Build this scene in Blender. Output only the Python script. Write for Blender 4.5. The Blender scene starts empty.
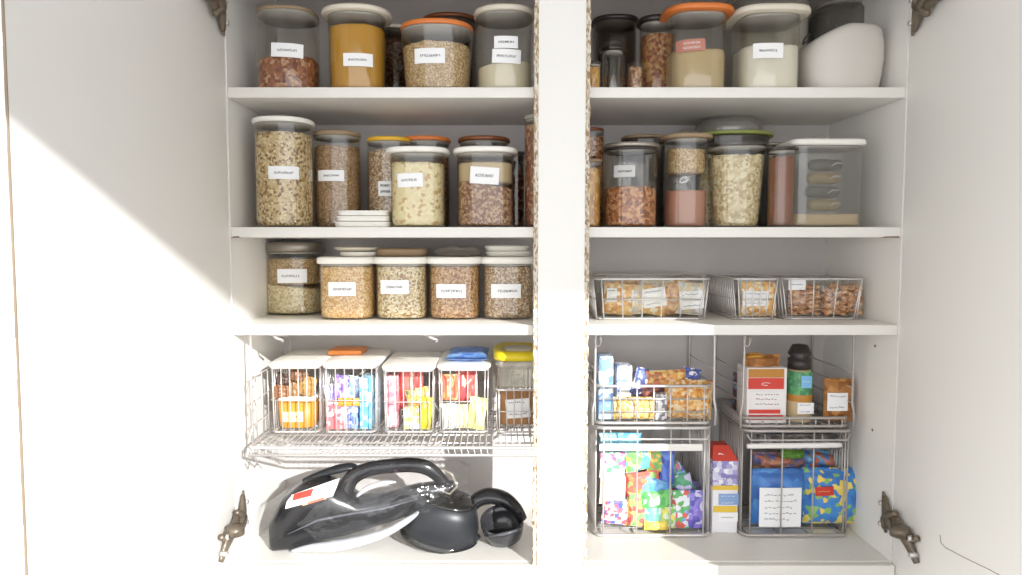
import bpy, bmesh, math, random
from mathutils import Vector, noise, Matrix
random.seed(7)
sc = bpy.context.scene
COL = sc.collection

# ------------------------------------------------------------------ camera numbers
F, CX, CY, D = 703.0, 500.0, 287.5, 1.26
TH = math.atan(42.5 / F)
EYE = 1.45
def W(px, py, Y):
    """world X,Z of the photo's pixel on the plane at depth Y"""
    u, v = (px - CX) / F, (CY - py) / F
    dy = math.cos(TH) + v * math.sin(TH)
    dz = -math.sin(TH) + v * math.cos(TH)
    t = (Y + D) / dy
    return t * u, EYE + t * dz
def PW(npx, Y, z=EYE):
    """metres for a pixel width at depth Y"""
    return npx / F * ((Y + D) * math.cos(TH) - (z - EYE) * math.sin(TH))

# ------------------------------------------------------------------ mesh builder
class MB:
    def __init__(self): self.v, self.f, self.m, self.s = [], [], [], []
    def add(self, vs, fs, mi=0, smooth=True):
        o = len(self.v); self.v += [tuple(p) for p in vs]
        for f in fs: self.f.append(tuple(i + o for i in f)); self.m.append(mi); self.s.append(smooth)
    def box(self, x0, x1, y0, y1, z0, z1, mi=0, bev=0.0):
        if bev <= 0:
            vs = [(x, y, z) for x in (x0, x1) for y in (y0, y1) for z in (z0, z1)]
            self.add(vs, [(0,1,3,2),(4,6,7,5),(0,4,5,1),(2,3,7,6),(0,2,6,4),(1,5,7,3)], mi, False); return
        bm = bmesh.new(); bmesh.ops.create_cube(bm, size=1)
        for v in bm.verts:
            v.co = ((x0+x1)/2 + v.co.x*(x1-x0), (y0+y1)/2 + v.co.y*(y1-y0), (z0+z1)/2 + v.co.z*(z1-z0))
        bmesh.ops.bevel(bm, geom=bm.edges[:], offset=bev, segments=2, affect='EDGES', profile=0.6)
        self.bm(bm, mi, True)
    def bm(self, bm, mi=0, smooth=True):
        bm.verts.index_update()
        self.add([v.co[:] for v in bm.verts], [[v.index for v in f.verts] for f in bm.faces], mi, smooth); bm.free()
    def tube(self, pts, r, n=6, mi=0, closed=False, flat=1.0, caps=True):
        pts = [Vector(p) for p in pts]; N = len(pts); rings = []
        rr = list(r) if isinstance(r, (list, tuple)) else [r]*N
        if isinstance(r, (list, tuple)) and not closed and N > 3 and max(rr) > .0035:   # soften thick bent pieces
            P2, R2 = [], []
            for i in range(N-1):
                a, b_, c, d = pts[max(i-1,0)], pts[i], pts[i+1], pts[min(i+2,N-1)]
                for k in range(4):
                    t = k/4
                    P2.append(.5*((2*b_) + (c-a)*t + (2*a-5*b_+4*c-d)*t*t + (3*b_-a-3*c+d)*t**3)); R2.append(rr[i]*(1-t)+rr[i+1]*t)
            pts, rr = P2+[pts[-1]], R2+[rr[-1]]; N = len(pts)
        up = None
        for i, p in enumerate(pts):
            if closed: t = pts[(i+1) % N] - pts[i-1]
            else: t = pts[min(i+1, N-1)] - pts[max(i-1, 0)]
            t.normalize()
            if up is None:
                up = Vector((0,0,1)) if abs(t.z) < .9 else Vector((0,1,0))
            a = t.cross(up)
            if a.length < 1e-4: a = t.cross(Vector((1,0,0)))
            a.normalize(); b = a.cross(t); b.normalize(); up = b
            rings.append([p + (a*math.cos(k*2*math.pi/n)*flat + b*math.sin(k*2*math.pi/n))*rr[i] for k in range(n)])
        vs = [q for R_ in rings for q in R_]; fs = []
        for i in range(N if closed else N-1):
            j = (i+1) % N
            for k in range(n): fs.append((i*n+k, i*n+(k+1)%n, j*n+(k+1)%n, j*n+k))
        if not closed and caps: fs += [tuple(range(n))[::-1], tuple((N-1)*n+k for k in range(n))]
        self.add(vs, fs, mi)
    def lathe(self, prof, cx, cy, n=40, e=2.0, sy=1.0, mi=0, cap0=True, cap1=True):
        """profile of (r, z); e = superellipse exponent of the plan"""
        vs, fs = [], []
        for r, z in prof:
            for k in range(n):
                a = k*2*math.pi/n; c, s = math.cos(a), math.sin(a)
                q = (abs(c)**e + abs(s)**e)**(-1/e)
                vs.append((cx + r*q*c, cy + sy*r*q*s, z))
        for i in range(len(prof)-1):
            for k in range(n): fs.append((i*n+k, i*n+(k+1)%n, (i+1)*n+(k+1)%n, (i+1)*n+k))
        if cap0: fs.append(tuple(range(n))[::-1])
        if cap1: fs.append(tuple((len(prof)-1)*n+k for k in range(n)))
        self.add(vs, fs, mi)
    def build(self, name, mats, parent=None, origin=None):
        me = bpy.data.meshes.new(name); 
        o = Vector(origin) if origin else Vector((0,0,0))
        me.from_pydata([tuple(Vector(v)-o) for v in self.v], [], self.f)
        if not isinstance(mats, (list, tuple)): mats = [mats]
        for m in mats: me.materials.append(m)
        me.polygons.foreach_set('material_index', self.m); me.polygons.foreach_set('use_smooth', self.s)
        me.update()
        ob = bpy.data.objects.new(name, me); COL.objects.link(ob); ob.location = o
        if parent:
            ob.parent = parent; q = parent; off = Vector((0,0,0))
            while q: off += q.location; q = q.parent
            ob.location = o - off
        return ob
def tag(o, label=None, cat=None, group=None, kind=None):
    if label: o['label'] = label
    if cat: o['category'] = cat
    if group: o['group'] = group
    if kind: o['kind'] = kind
    return o
def empty(name, loc, label, cat, group=None):
    o = bpy.data.objects.new(name, None); o.empty_display_size = .02; COL.objects.link(o); o.location = loc
    return tag(o, label, cat, group)

# ------------------------------------------------------------------ materials
def lin(c):
    return tuple((x/12.92 if x <= .04045 else ((x+.055)/1.055)**2.4) for x in [v/255 for v in c]) + (1,)
_M = {}
def mat(name, rgb, rough=.5, metal=0, spec=.5, bump=0, bscale=200, vary=0, coat=0):
    if name in _M: return _M[name]
    m = bpy.data.materials.new(name); m.use_nodes = True; nt = m.node_tree; b = nt.nodes['Principled BSDF']
    b.inputs['Base Color'].default_value = lin(rgb); b.inputs['Roughness'].default_value = rough
    b.inputs['Metallic'].default_value = metal; b.inputs['Specular IOR Level'].default_value = spec
    b.inputs['Coat Weight'].default_value = coat
    tc = nt.nodes.new('ShaderNodeTexCoord'); nz = nt.nodes.new('ShaderNodeTexNoise'); nz.inputs['Scale'].default_value = bscale
    nz.inputs['Detail'].default_value = 4
    nt.links.new(tc.outputs['Object'], nz.inputs['Vector'])
    if bump:
        bp = nt.nodes.new('ShaderNodeBump'); bp.inputs['Strength'].default_value = bump; bp.inputs['Distance'].default_value = .002
        nt.links.new(nz.outputs['Fac'], bp.inputs['Height']); nt.links.new(bp.outputs['Normal'], b.inputs['Normal'])
    if vary:
        n2 = nt.nodes.new('ShaderNodeTexNoise'); n2.inputs['Scale'].default_value = 9; nt.links.new(tc.outputs['Object'], n2.inputs['Vector'])
        mx = nt.nodes.new('ShaderNodeMix'); mx.data_type = 'RGBA'
        mx.inputs['A'].default_value = lin(rgb); mx.inputs['B'].default_value = lin(tuple(max(0, c*(1-vary)) for c in rgb))
        nt.links.new(n2.outputs['Fac'], mx.inputs['Factor']); nt.links.new(mx.outputs['Result'], b.inputs['Base Color'])
    _M[name] = m; return m
def clear(name, tint=(250,250,248), gloss=1.0, rough=.06, frost=0.0, frostc=(225,225,222), bump=0):
    if name in _M: return _M[name]
    m = bpy.data.materials.new(name); m.use_nodes = True; nt = m.node_tree; nt.nodes.clear()
    out = nt.nodes.new('ShaderNodeOutputMaterial'); tr = nt.nodes.new('ShaderNodeBsdfTransparent'); gl = nt.nodes.new('ShaderNodeBsdfGlossy')
    tr.inputs['Color'].default_value = lin(tint); gl.inputs['Roughness'].default_value = rough; gl.inputs['Color'].default_value = (1,1,1,1)
    lw = nt.nodes.new('ShaderNodeLayerWeight'); lw.inputs['Blend'].default_value = .5
    pw = nt.nodes.new('ShaderNodeMath'); pw.operation = 'POWER'; pw.inputs[1].default_value = 3.5; nt.links.new(lw.outputs['Facing'], pw.inputs[0])
    ma = nt.nodes.new('ShaderNodeMath'); ma.operation = 'MULTIPLY_ADD'; ma.inputs[1].default_value = .45; ma.inputs[2].default_value = .035; nt.links.new(pw.outputs[0], ma.inputs[0])
    ml = nt.nodes.new('ShaderNodeMath'); ml.operation = 'MULTIPLY'; ml.inputs[1].default_value = gloss; ml.use_clamp = True
    mx = nt.nodes.new('ShaderNodeMixShader')
    nt.links.new(ma.outputs[0], ml.inputs[0]); nt.links.new(ml.outputs[0], mx.inputs[0])
    src = tr
    if frost:
        df = nt.nodes.new('ShaderNodeBsdfDiffuse'); df.inputs['Color'].default_value = lin(frostc)
        m2 = nt.nodes.new('ShaderNodeMixShader'); m2.inputs[0].default_value = frost
        nt.links.new(tr.outputs[0], m2.inputs[1]); nt.links.new(df.outputs[0], m2.inputs[2]); src = m2
    nt.links.new(src.outputs[0], mx.inputs[1]); nt.links.new(gl.outputs[0], mx.inputs[2]); nt.links.new(mx.outputs[0], out.inputs[0])
    if bump:
        tc = nt.nodes.new('ShaderNodeTexCoord'); nz = nt.nodes.new('ShaderNodeTexNoise'); nz.inputs['Scale'].default_value = 30
        nt.links.new(tc.outputs['Object'], nz.inputs['Vector'])
        bp = nt.nodes.new('ShaderNodeBump'); bp.inputs['Strength'].default_value = bump; bp.inputs['Distance'].default_value = .01
        nt.links.new(nz.outputs['Fac'], bp.inputs['Height'])
        nt.links.new(bp.outputs['Normal'], gl.inputs['Normal']); nt.links.new(bp.outputs['Normal'], lw.inputs['Normal'])
    _M[name] = m; return m
def cells(name, cols, scale=160, rough=.6, bump=.6, rand=1.0, metric='EUCLIDEAN', dist=.003, stretch=(1,1,1), spec=.3, big=0):
    """piece-by-piece colour: each cell (a nut, a flake, a printed patch) takes one of the colours"""
    if name in _M: return _M[name]
    m = bpy.data.materials.new(name); m.use_nodes = True; nt = m.node_tree; b = nt.nodes['Principled BSDF']
    b.inputs['Roughness'].default_value = rough; b.inputs['Specular IOR Level'].default_value = spec
    tc = nt.nodes.new('ShaderNodeTexCoord'); mp = nt.nodes.new('ShaderNodeMapping'); mp.inputs['Scale'].default_value = stretch
    mp.inputs['Rotation'].default_value = (.3,.2,.1) if metric == 'EUCLIDEAN' else (0,0,0)
    vo = nt.nodes.new('ShaderNodeTexVoronoi'); vo.inputs['Scale'].default_value = scale*(1.5 if bump >= .5 else 1); vo.distance = metric
    vo.inputs['Randomness'].default_value = rand
    nt.links.new(tc.outputs['Object'], mp.inputs['Vector']); nt.links.new(mp.outputs[0], vo.inputs['Vector'])
    sp = nt.nodes.new('ShaderNodeSeparateColor'); nt.links.new(vo.outputs['Color'], sp.inputs[0])
    cr = nt.nodes.new('ShaderNodeValToRGB'); cr.color_ramp.interpolation = 'CONSTANT'
    nt.links.new(sp.outputs[0], cr.inputs[0])
    el = cr.color_ramp.elements
    while len(el) < len(cols): el.new(.5)
    for i, c in enumerate(cols): el[i].position = i/len(cols); el[i].color = lin(c)
    src = cr.outputs[0]
    if big:
        nz = nt.nodes.new('ShaderNodeTexNoise'); nz.inputs['Scale'].default_value = big; nt.links.new(tc.outputs['Object'], nz.inputs['Vector'])
        mx = nt.nodes.new('ShaderNodeMix'); mx.data_type = 'RGBA'; mx.blend_type = 'MULTIPLY'; mx.inputs['B'].default_value = (.72,.66,.6,1)
        nt.links.new(nz.outputs['Fac'], mx.inputs['Factor']); nt.links.new(src, mx.inputs['A']); src = mx.outputs['Result']
    nt.links.new(src, b.inputs['Base Color'])
    if bump:
        bp = nt.nodes.new('ShaderNodeBump'); bp.invert = True; bp.inputs['Strength'].default_value = bump; bp.inputs['Distance'].default_value = dist
        nt.links.new(vo.outputs['Distance'], bp.inputs['Height']); nt.links.new(bp.outputs['Normal'], b.inputs['Normal'])
    _M[name] = m; return m

PAINT = mat('white cabinet paint', (243,241,236), .45, bump=.08, bscale=60)
PAINTD = mat('door paint', (243,241,237), .5, bump=.05, bscale=30)
BACKP = mat('cabinet back board', (212,207,204), .6, vary=.06)
SHELF = mat('shelf laminate', (240,237,230), .4, vary=.05, bump=.1, bscale=80)
ROOM = mat('room wall paint', (206,203,198), .8, bump=.05, bscale=90)
CEIL = mat('ceiling paint', (200,198,194), .9, bump=.05)
FLOORM = mat('wood floor', (116,112,107), .5, vary=.3, bump=.1)
RAW = cells('chipped raw edge', [(226,216,200),(214,200,178),(196,176,148),(232,226,214),(168,142,112)], 260, .9, .8, stretch=(1,1,.35))
GLASS = clear('clear glass'); GLASSD = clear('smoky glass', (214,210,206), 1.2)
ACR = clear('clear acrylic', (246,246,244), 1.0, .08, .05)
FROST = clear('milky plastic', (240,238,232), .8, .25, .42, (222,218,208))
BAGM = clear('crumpled clear film', (252,252,252), 1.1, .12, .015, (240,240,242), bump=.9)
PACKM = clear('clear packet film', (250,250,250), 1.6, .1, .03, bump=.6)
LIDW = mat('white lid plastic', (244,241,233), .35, bump=.03)
LIDC = mat('cream lid plastic', (224,215,198), .4)
LIDO = mat('orange lid plastic', (219,124,58), .4)
LIDR = mat('copper brown lid', (140,84,52), .35, metal=.2)
LIDY = mat('yellow lid plastic', (228,180,44), .4)
LIDYY = mat('bright yellow lid plastic', (232,208,30), .35)
LIDT = mat('tan wooden lid', (176,150,118), .6, vary=.2)
LIDS = mat('dull metal lid', (160,152,142), .35, metal=.7)
LIDD = mat('dark lid plastic', (52,46,44), .35)
LIDG = mat('green lid rim', (148,158,84), .45)
STICK = mat('white paper label', (246,246,246), .7)
INK = mat('black label print', (96,94,98), .8)
CHROME = mat('chromed wire', (214,211,208), .3, metal=.55)
WIRED = mat('worn grey wire', (186,180,175), .4, metal=.5)
BRONZE = mat('tarnished hinge metal', (158,144,126), .4, metal=.6, bump=.8, bscale=120, vary=.5)
BLACK = mat('black plastic', (30,30,33), .25, bump=.03, coat=.3)
BLACKS = mat('satin black plastic', (38,40,44), .4)
SMOKE = clear('smoked translucent plastic', (150,146,140), 1.6, .12, .25, (70,68,66))
WHITEP = mat('white pitcher plastic', (210,205,197), .4)
WBAR = mat('white plastic strip', (246,243,238), .4)
PAPER = mat('brown paper', (190,142,98), .8, bump=.4, bscale=60)
KRAFT = cells('crumpled brown packet', [(176,120,66),(196,140,82),(150,98,52)], 60, .5, .3)

G_WAL = cells('walnut mix', [(170,108,74),(192,130,92),(136,82,56),(212,168,130),(154,94,62)], 105, .5, .9, big=14)
G_YEL = mat('yellow meal', (206,152,46), .85, bump=.3, bscale=300, vary=.08)
G_OATT = cells('toasted oats', [(206,176,130),(190,156,108),(222,198,156),(172,134,88)], 260, .7, .7)
G_FLOUR = mat('cream flour', (226,216,192), .95, bump=.25, bscale=120, vary=.05)
G_PIST = cells('ring cereal', [(228,206,160),(216,190,142),(238,220,182),(222,198,152),(196,160,110),(150,112,70)], 150, .6, 1.0)
G_SEED = cells('brown lentil mix', [(186,152,114),(168,132,94),(202,172,134),(178,142,104),(144,106,72)], 230, .6, .9)
G_CHUNK = cells('cream chunks', [(238,224,182),(234,218,172),(240,228,190),(236,222,176),(232,214,164),(236,220,178),(206,172,116)], 120, .7, .5)
G_DARKS = cells('hazelnut mix', [(158,112,80),(190,150,114),(128,84,58),(200,168,134),(146,100,70)], 170, .5, .9)
G_PALE = cells('pale oats', [(238,222,180),(228,206,156),(246,236,204),(206,178,128)], 210, .7, .8)
G_GOLD = cells('golden grain', [(226,178,112),(238,200,142),(206,150,86),(244,218,172)], 220, .7, .8)
G_BUCK = cells('light buckwheat', [(232,214,170),(214,184,134),(244,234,206),(176,136,92)], 200, .7, .9)
G_MUES = cells('muesli', [(206,160,110),(182,134,88),(226,190,142),(156,108,70)], 200, .7, .9)
G_SPEL = cells('speckled grain', [(204,174,138),(186,150,112),(226,206,180),(150,114,82)], 230, .7, .9)
G_ALM = cells('almond pieces', [(172,104,58),(196,134,84),(138,78,44),(210,156,106)], 120, .5, .9)
G_BEIG = mat('beige flour', (206,182,142), .95, bump=.2, bscale=100, vary=.08)
G_WHITE = mat('white sugar', (232,226,212), .9, bump=.15, bscale=160)
G_TRAIL = cells('trail mix', [(178,122,76),(150,96,60),(190,148,98),(136,76,56),(184,132,80)], 110, .5, .9)
G_PASTA = cells('pasta pieces', [(214,160,76),(196,138,58),(226,180,104)], 130, .5, .9, stretch=(1,1,.5))
G_FLAKE = cells('large oat flakes', [(222,206,166),(208,188,144),(232,220,188),(190,166,120)], 130, .7, .9)

def P_(name, cols, scale=38, metric='CHEBYCHEV', rough=.35, stretch=(1,1,1), rand=.9):
    return cells(name, [tuple(min(255, int(v*.82+46)) for v in c) for c in cols], scale*2.1, rough, .12, rand, metric, .002, stretch, .5)

# ------------------------------------------------------------------ room
def struct(name, args, m, **k):
    b = MB(); b.box(*args, **k); return tag(b.build(name, m), kind='structure')
RX0, RX1, RY0, RY1, RZ = -1.6, 3.6, -2.4, .33, 2.62
struct('floor', (RX0-.1, RX1+.1, RY0-.15, RY1+.1, -.1, 0), FLOORM)
struct('ceiling', (RX0-.1, RX1+.1, RY0-.15, RY1+.1, RZ, RZ+.1), CEIL)
struct('wall_front', (RX0-.1, RX1+.1, RY1, RY1+.1, 0, RZ), ROOM)
LY0, LY1, LZ0, LZ1 = -1.9, -.75, .7, 2.1  # unseen opening, added to send more daylight onto the right door
b = MB()
b.box(RX0-.1, RX0, RY0-.15, LY0, 0, RZ); b.box(RX0-.1, RX0, LY1, RY1, 0, RZ)
b.box(RX0-.1, RX0, LY0, LY1, 0, LZ0); b.box(RX0-.1, RX0, LY0, LY1, LZ1, RZ)
tag(b.build('wall_left', ROOM), kind='structure')
b = MB()
for y in (LY0+.02, LY1-.02): b.box(RX0-.07, RX0-.03, y-.02, y+.02, LZ0, LZ1)
for z in (LZ0+.02, LZ1-.02): b.box(RX0-.07, RX0-.03, LY0+.04, LY1-.04, z-.02, z+.02)
tag(b.build('window_2', PAINT), kind='structure')  # frame of the added, unseen side window
struct('wall_right', (RX1, RX1+.1, RY0-.15, RY1, 0, RZ), ROOM)
WX0, WX1, WZ0, WZ1 = -1.5, 3.3, .55, EYE - .055 + .4*2.4
b = MB()
b.box(RX0, RX1, RY0-.12, RY0, WZ1, RZ); b.box(RX0, RX1, RY0-.12, RY0, 0, WZ0)
b.box(RX0, WX0, RY0-.12, RY0, WZ0, WZ1); b.box(WX1, RX1, RY0-.12, RY0, WZ0, WZ1)
tag(b.build('wall_back', ROOM), kind='structure')
b = MB()
for x in (WX0+.02, WX1-.02): b.box(x-.02, x+.02, RY0-.08, RY0-.04, WZ0, WZ1)
b.box(WX0, WX1, RY0-.08, RY0-.04, WZ0, WZ0+.04); b.box(WX0, WX1, RY0-.08, RY0-.04, WZ1-.012, WZ1)
tag(b.build('window_1', PAINT), kind='structure')

# ------------------------------------------------------------------ cabinet
XL, XR = -.4815, .7175
DEP = .29
ZS1 = W(500, 87, 0)[1]; ZS2 = W(500, 227, 0)[1]; ZS3 = W(500, 325, 0)[1]; ZF = W(500, 561, 0)[1]
ST = .0185
ZTOP = EYE + .56
cab = empty('pantry_cabinet', (.118, .1, 0), 'white built-in pantry cabinet with open doors, a centre stile and three shelves', 'cabinet')
def cpart(name, args, m=PAINT, bev=0.0, lab=None, parent=cab):
    b = MB(); b.box(*args, bev=bev); o = b.build(name, m, parent)
    if lab: o['label'] = lab
    return o
cpart('side_panel', (XL-.02, XL, .0, DEP+.02, 0, ZTOP+.02))
cpart('side_panel', (XR, XR+.02, .0, DEP+.02, 0, ZTOP+.02))
cpart('back_panel', (XL, XR, DEP, DEP+.018, 0, ZTOP+.02), BACKP)
cpart('top_panel', (XL, XR, 0, DEP, ZTOP, ZTOP+.02))
cpart('top_rail', (XL, XR, -.0185, -.0005, EYE+.452, ZTOP+.02))  # unseen rail, added to keep light off the top compartment's back
cpart('bottom_panel', (XL, XR, .001, DEP, ZF-.02, ZF), SHELF)
cpart('front_rail', (XL, XR, -.016, -.0005, 0, ZF-.0015), SHELF, .0015)
for zs in (ZS1, ZS2, ZS3):
    cpart('shelf', (XL+.0005, XR-.0005, .001, DEP-.0005, zs-ST, zs), SHELF, .0012)
for xa_c, xb_c in ((XL+.0006, XL+.016), (XR-.034, XR-.002)):
    b = MB(); b.add([(xa_c,.0006,ZS2-ST-.0004),(xb_c,.0006,ZS2-ST-.0004),(xb_c-.002,.0006,ZS2-ST+.0022),(xa_c+.004,.0006,ZS2-ST+.0016),
        (xa_c,.012,ZS2-ST-.0004),(xb_c,.012,ZS2-ST-.0004),(xb_c-.002,.012,ZS2-ST+.0022),(xa_c+.004,.012,ZS2-ST+.0016)],
        [(0,1,2,3),(7,6,5,4),(0,4,5,1),(1,5,6,2),(2,6,7,3),(3,7,4,0)], 0, False)
    b.build('chipped_edge', mat('bare brown board', (120,86,66), .9), cab)['label'] = 'brown chip in the shelf edge'
# stile with chipped raw edges
x0 = W(538, 287, -.02)[0]; x1 = W(584.5, 287, -.02)[0]
st = cpart('centre_stile', (x0, x1, -.0185, 0.0008, ZF-.0015, EYE+.4518), PAINT, .001)
for xa, xb, side in ((W(533.6, 287, -.012)[0], x0, -1), (x1, W(588.6, 287, -.012)[0], 1)):
    b = MB(); n = 150; rnd = random.Random(side)
    for i in range(n):
        za, zb = ZF-.001 + (EYE+.452-ZF)*i/n, ZF-.001 + (EYE+.452-ZF)*(i+1)/n
        j = rnd.uniform(-.0006, .0009)
        b.box(xa + (j if side < 0 else 0), xb - (0 if side < 0 else j), -.0165+rnd.uniform(0,.002), .0005, za, zb, 0)
    e = b.build('edge_strip', RAW, st); e['label'] = 'chipped raw board edge'

# doors
DW = .56
ZD0, ZD1 = ZF-.06, ZTOP+.03
dl = cpart('door', (XL-.0215, XL-.0015, -DW, -.003, ZD0, ZD1), PAINTD, .001)
dr = cpart('door', (XR+.0015, XR+.0215, -DW, -.003, ZD0, ZD1), PAINTD, .001)
# worn brown line on the left door's leading edge
b = MB()
rnd = random.Random(3)
n = 90
for i in range(n):
    za, zb = ZD0 + (ZD1-ZD0)*i/n, ZD0 + (ZD1-ZD0)*(i+1)/n
    b.box(XL-.0035-rnd.uniform(0,.0006), XL-.0012, -DW-.0008, -DW+.0002, za, zb)
e = b.build('edge_strip', mat('worn edging', (170,150,126), .8, vary=.4), dl); e['label'] = 'worn tan edge banding'
def doorpt(px, py, X):
    u, v = (px - CX)/F, (CY - py)/F
    t = X/u; dy = math.cos(TH) + v*math.sin(TH); dz = -math.sin(TH) + v*math.cos(TH)
    return Vector((X, -D + t*dy, EYE + t*dz))
b = MB(); X = XR+.0012
pts = [doorpt(x, y, X) for x, y in ((940,535),(941,543),(946,548),(965,558),(990,570),(1016,584))]
b.tube(pts, .0006, 5)  # thin grey line across the lower right door
e = b.build('crack', mat('crack line', (150,142,132), .9), dr); e['label'] = 'thin crack in the paint'
# shelf pin holes on the right side
for px, py, Yq in ((880,346,.08),(880,430,.08)):
    p = Vector((XR-.0006, .075, W(px, py, .075)[1]))
    b = MB(); b.tube([p, p+Vector((.0008,0,0))], .0028, 10); b.build('pin_hole', mat('pin hole grey', (120,114,108), .9), cab)

def hinge(parent, sx, zc, flip, name='hinge'):
    """cup hinge: plate on the door, knuckle at the corner, arm on the cabinet side. sx=+1 left door"""
    X = XL if sx > 0 else XR
    b = MB(); f = flip
    def p(dx, y, z): return Vector((X + sx*dx*.7, y*.85 - (.012 if f > 0 else .055), zc + f*z*.9))
    # door plate, slanted like an opened scissor hinge
    b.tube([p(.004,-.085,-.045), p(.007,-.07,-.025), p(.012,-.05,-.005), p(.016,-.03,.008), p(.012,-.01,.02)], [.006,.009,.012,.011,.008], 8, flat=.6)
    b.tube([p(.005,-.088,.005), p(.009,-.07,-.002), p(.014,-.045,.004), p(.018,-.022,-.01)], [.005,.007,.009,.006], 8)
    b.lathe([(.004, zc+f*-.004), (.016, zc+f*-.003), (.016, zc+f*.012), (.006, zc+f*.014)], X+sx*.018, -.058 - (0 if f > 0 else .045), 16)
    # arm to the cabinet side
    b.tube([p(.018,-.03,-.012), p(.022,-.008,.004), p(.016,.014,.022), p(.008,.034,.044)], [.006,.009,.010,.006], 8, flat=.6)
    b.tube([p(.014,-.022,.03), p(.018,-.004,.018), p(.015,.02,.002), p(.007,.03,-.02)], [.005,.008,.007,.005], 8)
    b.tube([p(.004,.03,-.03), p(.006,.035,.0), p(.006,.038,.03), p(.005,.043,.052)], [.004,.006,.006,.003], 8, flat=.5)
    for y, z in ((-.082,-.03),(-.075,.0),(.036,.03),(.034,-.012),(-.03,.0)):
        q = p(.001, y, z); b.tube([q, q+Vector((sx*.013,0,0))], .0048, 8, mi=1)
    o = b.build(name, [BRONZE, CHROME], parent); return o
hz_b = W(230, 520, 0)[1]
hinge(dl, 1, hz_b, 1); hinge(dr, -1, hz_b-.002, 1)
hz_t = EYE + .408
hinge(dl, 1, hz_t, -1); hinge(dr, -1, hz_t, -1)

# ------------------------------------------------------------------ containers
def se(x, rx, ry, e):
    q = max(0.0, 1 - min(1, abs(x/rx))**e); return ry*q**(1/e)
def sticker(name, cx, Yc, radf, e, sy, box, parent, tilt=0, mats=None, lab=None, words=7, seed=0, gap=.0009, lines=1, ink=None):
    l, t, r, bt = box
    Yf = Yc - sy*radf(0.5)
    X0, Z1 = W(l, t, Yf); X1, Z0 = W(r, bt, Yf)
    b = MB(); N = 10; vs, fs = [], []
    xm, zm = (X0+X1)/2, (Z0+Z1)/2
    def pt(x, z, g):
        dx, dz = x-xm, z-zm; c, s = math.cos(tilt), math.sin(tilt)
        x2, z2 = xm + dx*c - dz*s, zm + dx*s + dz*c
        rr = radf(z2, True)
        dxx = max(-.96*rr, min(.96*rr, x2-cx))
        return (cx+dxx, Yc - se(dxx, rr, rr*sy, e) - g, z2)
    for i in range(N+1):
        for j in range(3): vs.append(pt(X0+(X1-X0)*i/N, Z0+(Z1-Z0)*j/2, gap))
    for i in range(N):
        for j in range(2): fs.append((i*3+j, (i+1)*3+j, (i+1)*3+j+1, i*3+j+1))
    b.add(vs, fs, 0)
    rnd = random.Random(seed+int(l*7+t))
    w, h = X1-X0, Z1-Z0
    for ln in range(lines):
        zc = zm + (0 if lines == 1 else (lines/2-.5-ln)*h*.8/lines)
        hh = h*.075 if lines == 1 else h*.15/lines
        x = X0 + w*rnd.uniform(.16,.24); xe = X1 - w*rnd.uniform(.14,.24)
        while x < xe:
            cw = w*rnd.uniform(.035,.06); k = rnd.choice((0,1,2,3))
            segs = [((0,-1),(0,1)), ((0,1),(1,1)), ((1,-1),(1,1)), ((0,-1),(1,-1)), ((0,0),(1,0)), ((0,-1),(1,1))]
            for (a, c) in rnd.sample(segs, 3):
                q0 = (x+a[0]*cw*.8, zc+a[1]*hh); q1 = (x+c[0]*cw*.8, zc+c[1]*hh)
                b.tube([pt(*q0, gap+.0002), pt(*q1, gap+.0002)], .00035, 4, mi=1)
            x += cw*1.25
    o = b.build(name, mats or [STICK, ink or INK], parent)
    if lab: o['label'] = lab
    return o

def fillmesh(cx, Yc, radf, e, sy, z0, z1, slope=0, lump=.002, seed=0, inset=.0026, dish=0):
    b = MB(); n = 44; rows = 14; vs, fs = [], []
    def topz(x, y): 
        q = Vector((x*60+seed, y*60, seed*1.7))
        return z1 + slope*(x-cx) + lump*(noise.noise(q)+noise.noise(q*2.3)*.6) + dish*math.exp(-((x-cx)/.03)**2)
    for i in range(rows+1):
        for k in range(n):
            a = k*2*math.pi/n; c, s = math.cos(a), math.sin(a); q = (abs(c)**e+abs(s)**e)**(-1/e)
            zr = z0 + (z1-z0)*i/rows
            r = (radf(zr, True)-inset)*(.93 if i == 0 else 1)
            x, y = cx+r*q*c, Yc+sy*r*q*s
            z = z0 + (topz(x, y)-z0)*i/rows
            w = lump*.12*noise.noise(Vector((x*200, y*200, z*200)))
            vs.append((x+w*c, y+w*s, z))
    for i in range(rows):
        for k in range(n): fs.append((i*n+k, i*n+(k+1)%n, (i+1)*n+(k+1)%n, (i+1)*n+k))
    base = rows*n; R1 = radf(z1, True)-inset
    for ri, fr in enumerate((.8,.55,.3)):
        for k in range(n):
            a = k*2*math.pi/n; c, s = math.cos(a), math.sin(a); q = (abs(c)**e+abs(s)**e)**(-1/e)
            x, y = cx+R1*fr*q*c, Yc+sy*R1*fr*q*s; vs.append((x, y, topz(x, y)+lump*(1-fr)))
        o1 = base + ri*n; o2 = base+(ri+1)*n
        for k in range(n): fs.append((o1+k, o1+(k+1)%n, o2+(k+1)%n, o2+k))
    o2 = base+3*n; fs.append(tuple(o2+k for k in range(n))); fs.append(tuple(range(n))[::-1])
    b.add(vs, fs, 0); return b

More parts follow.
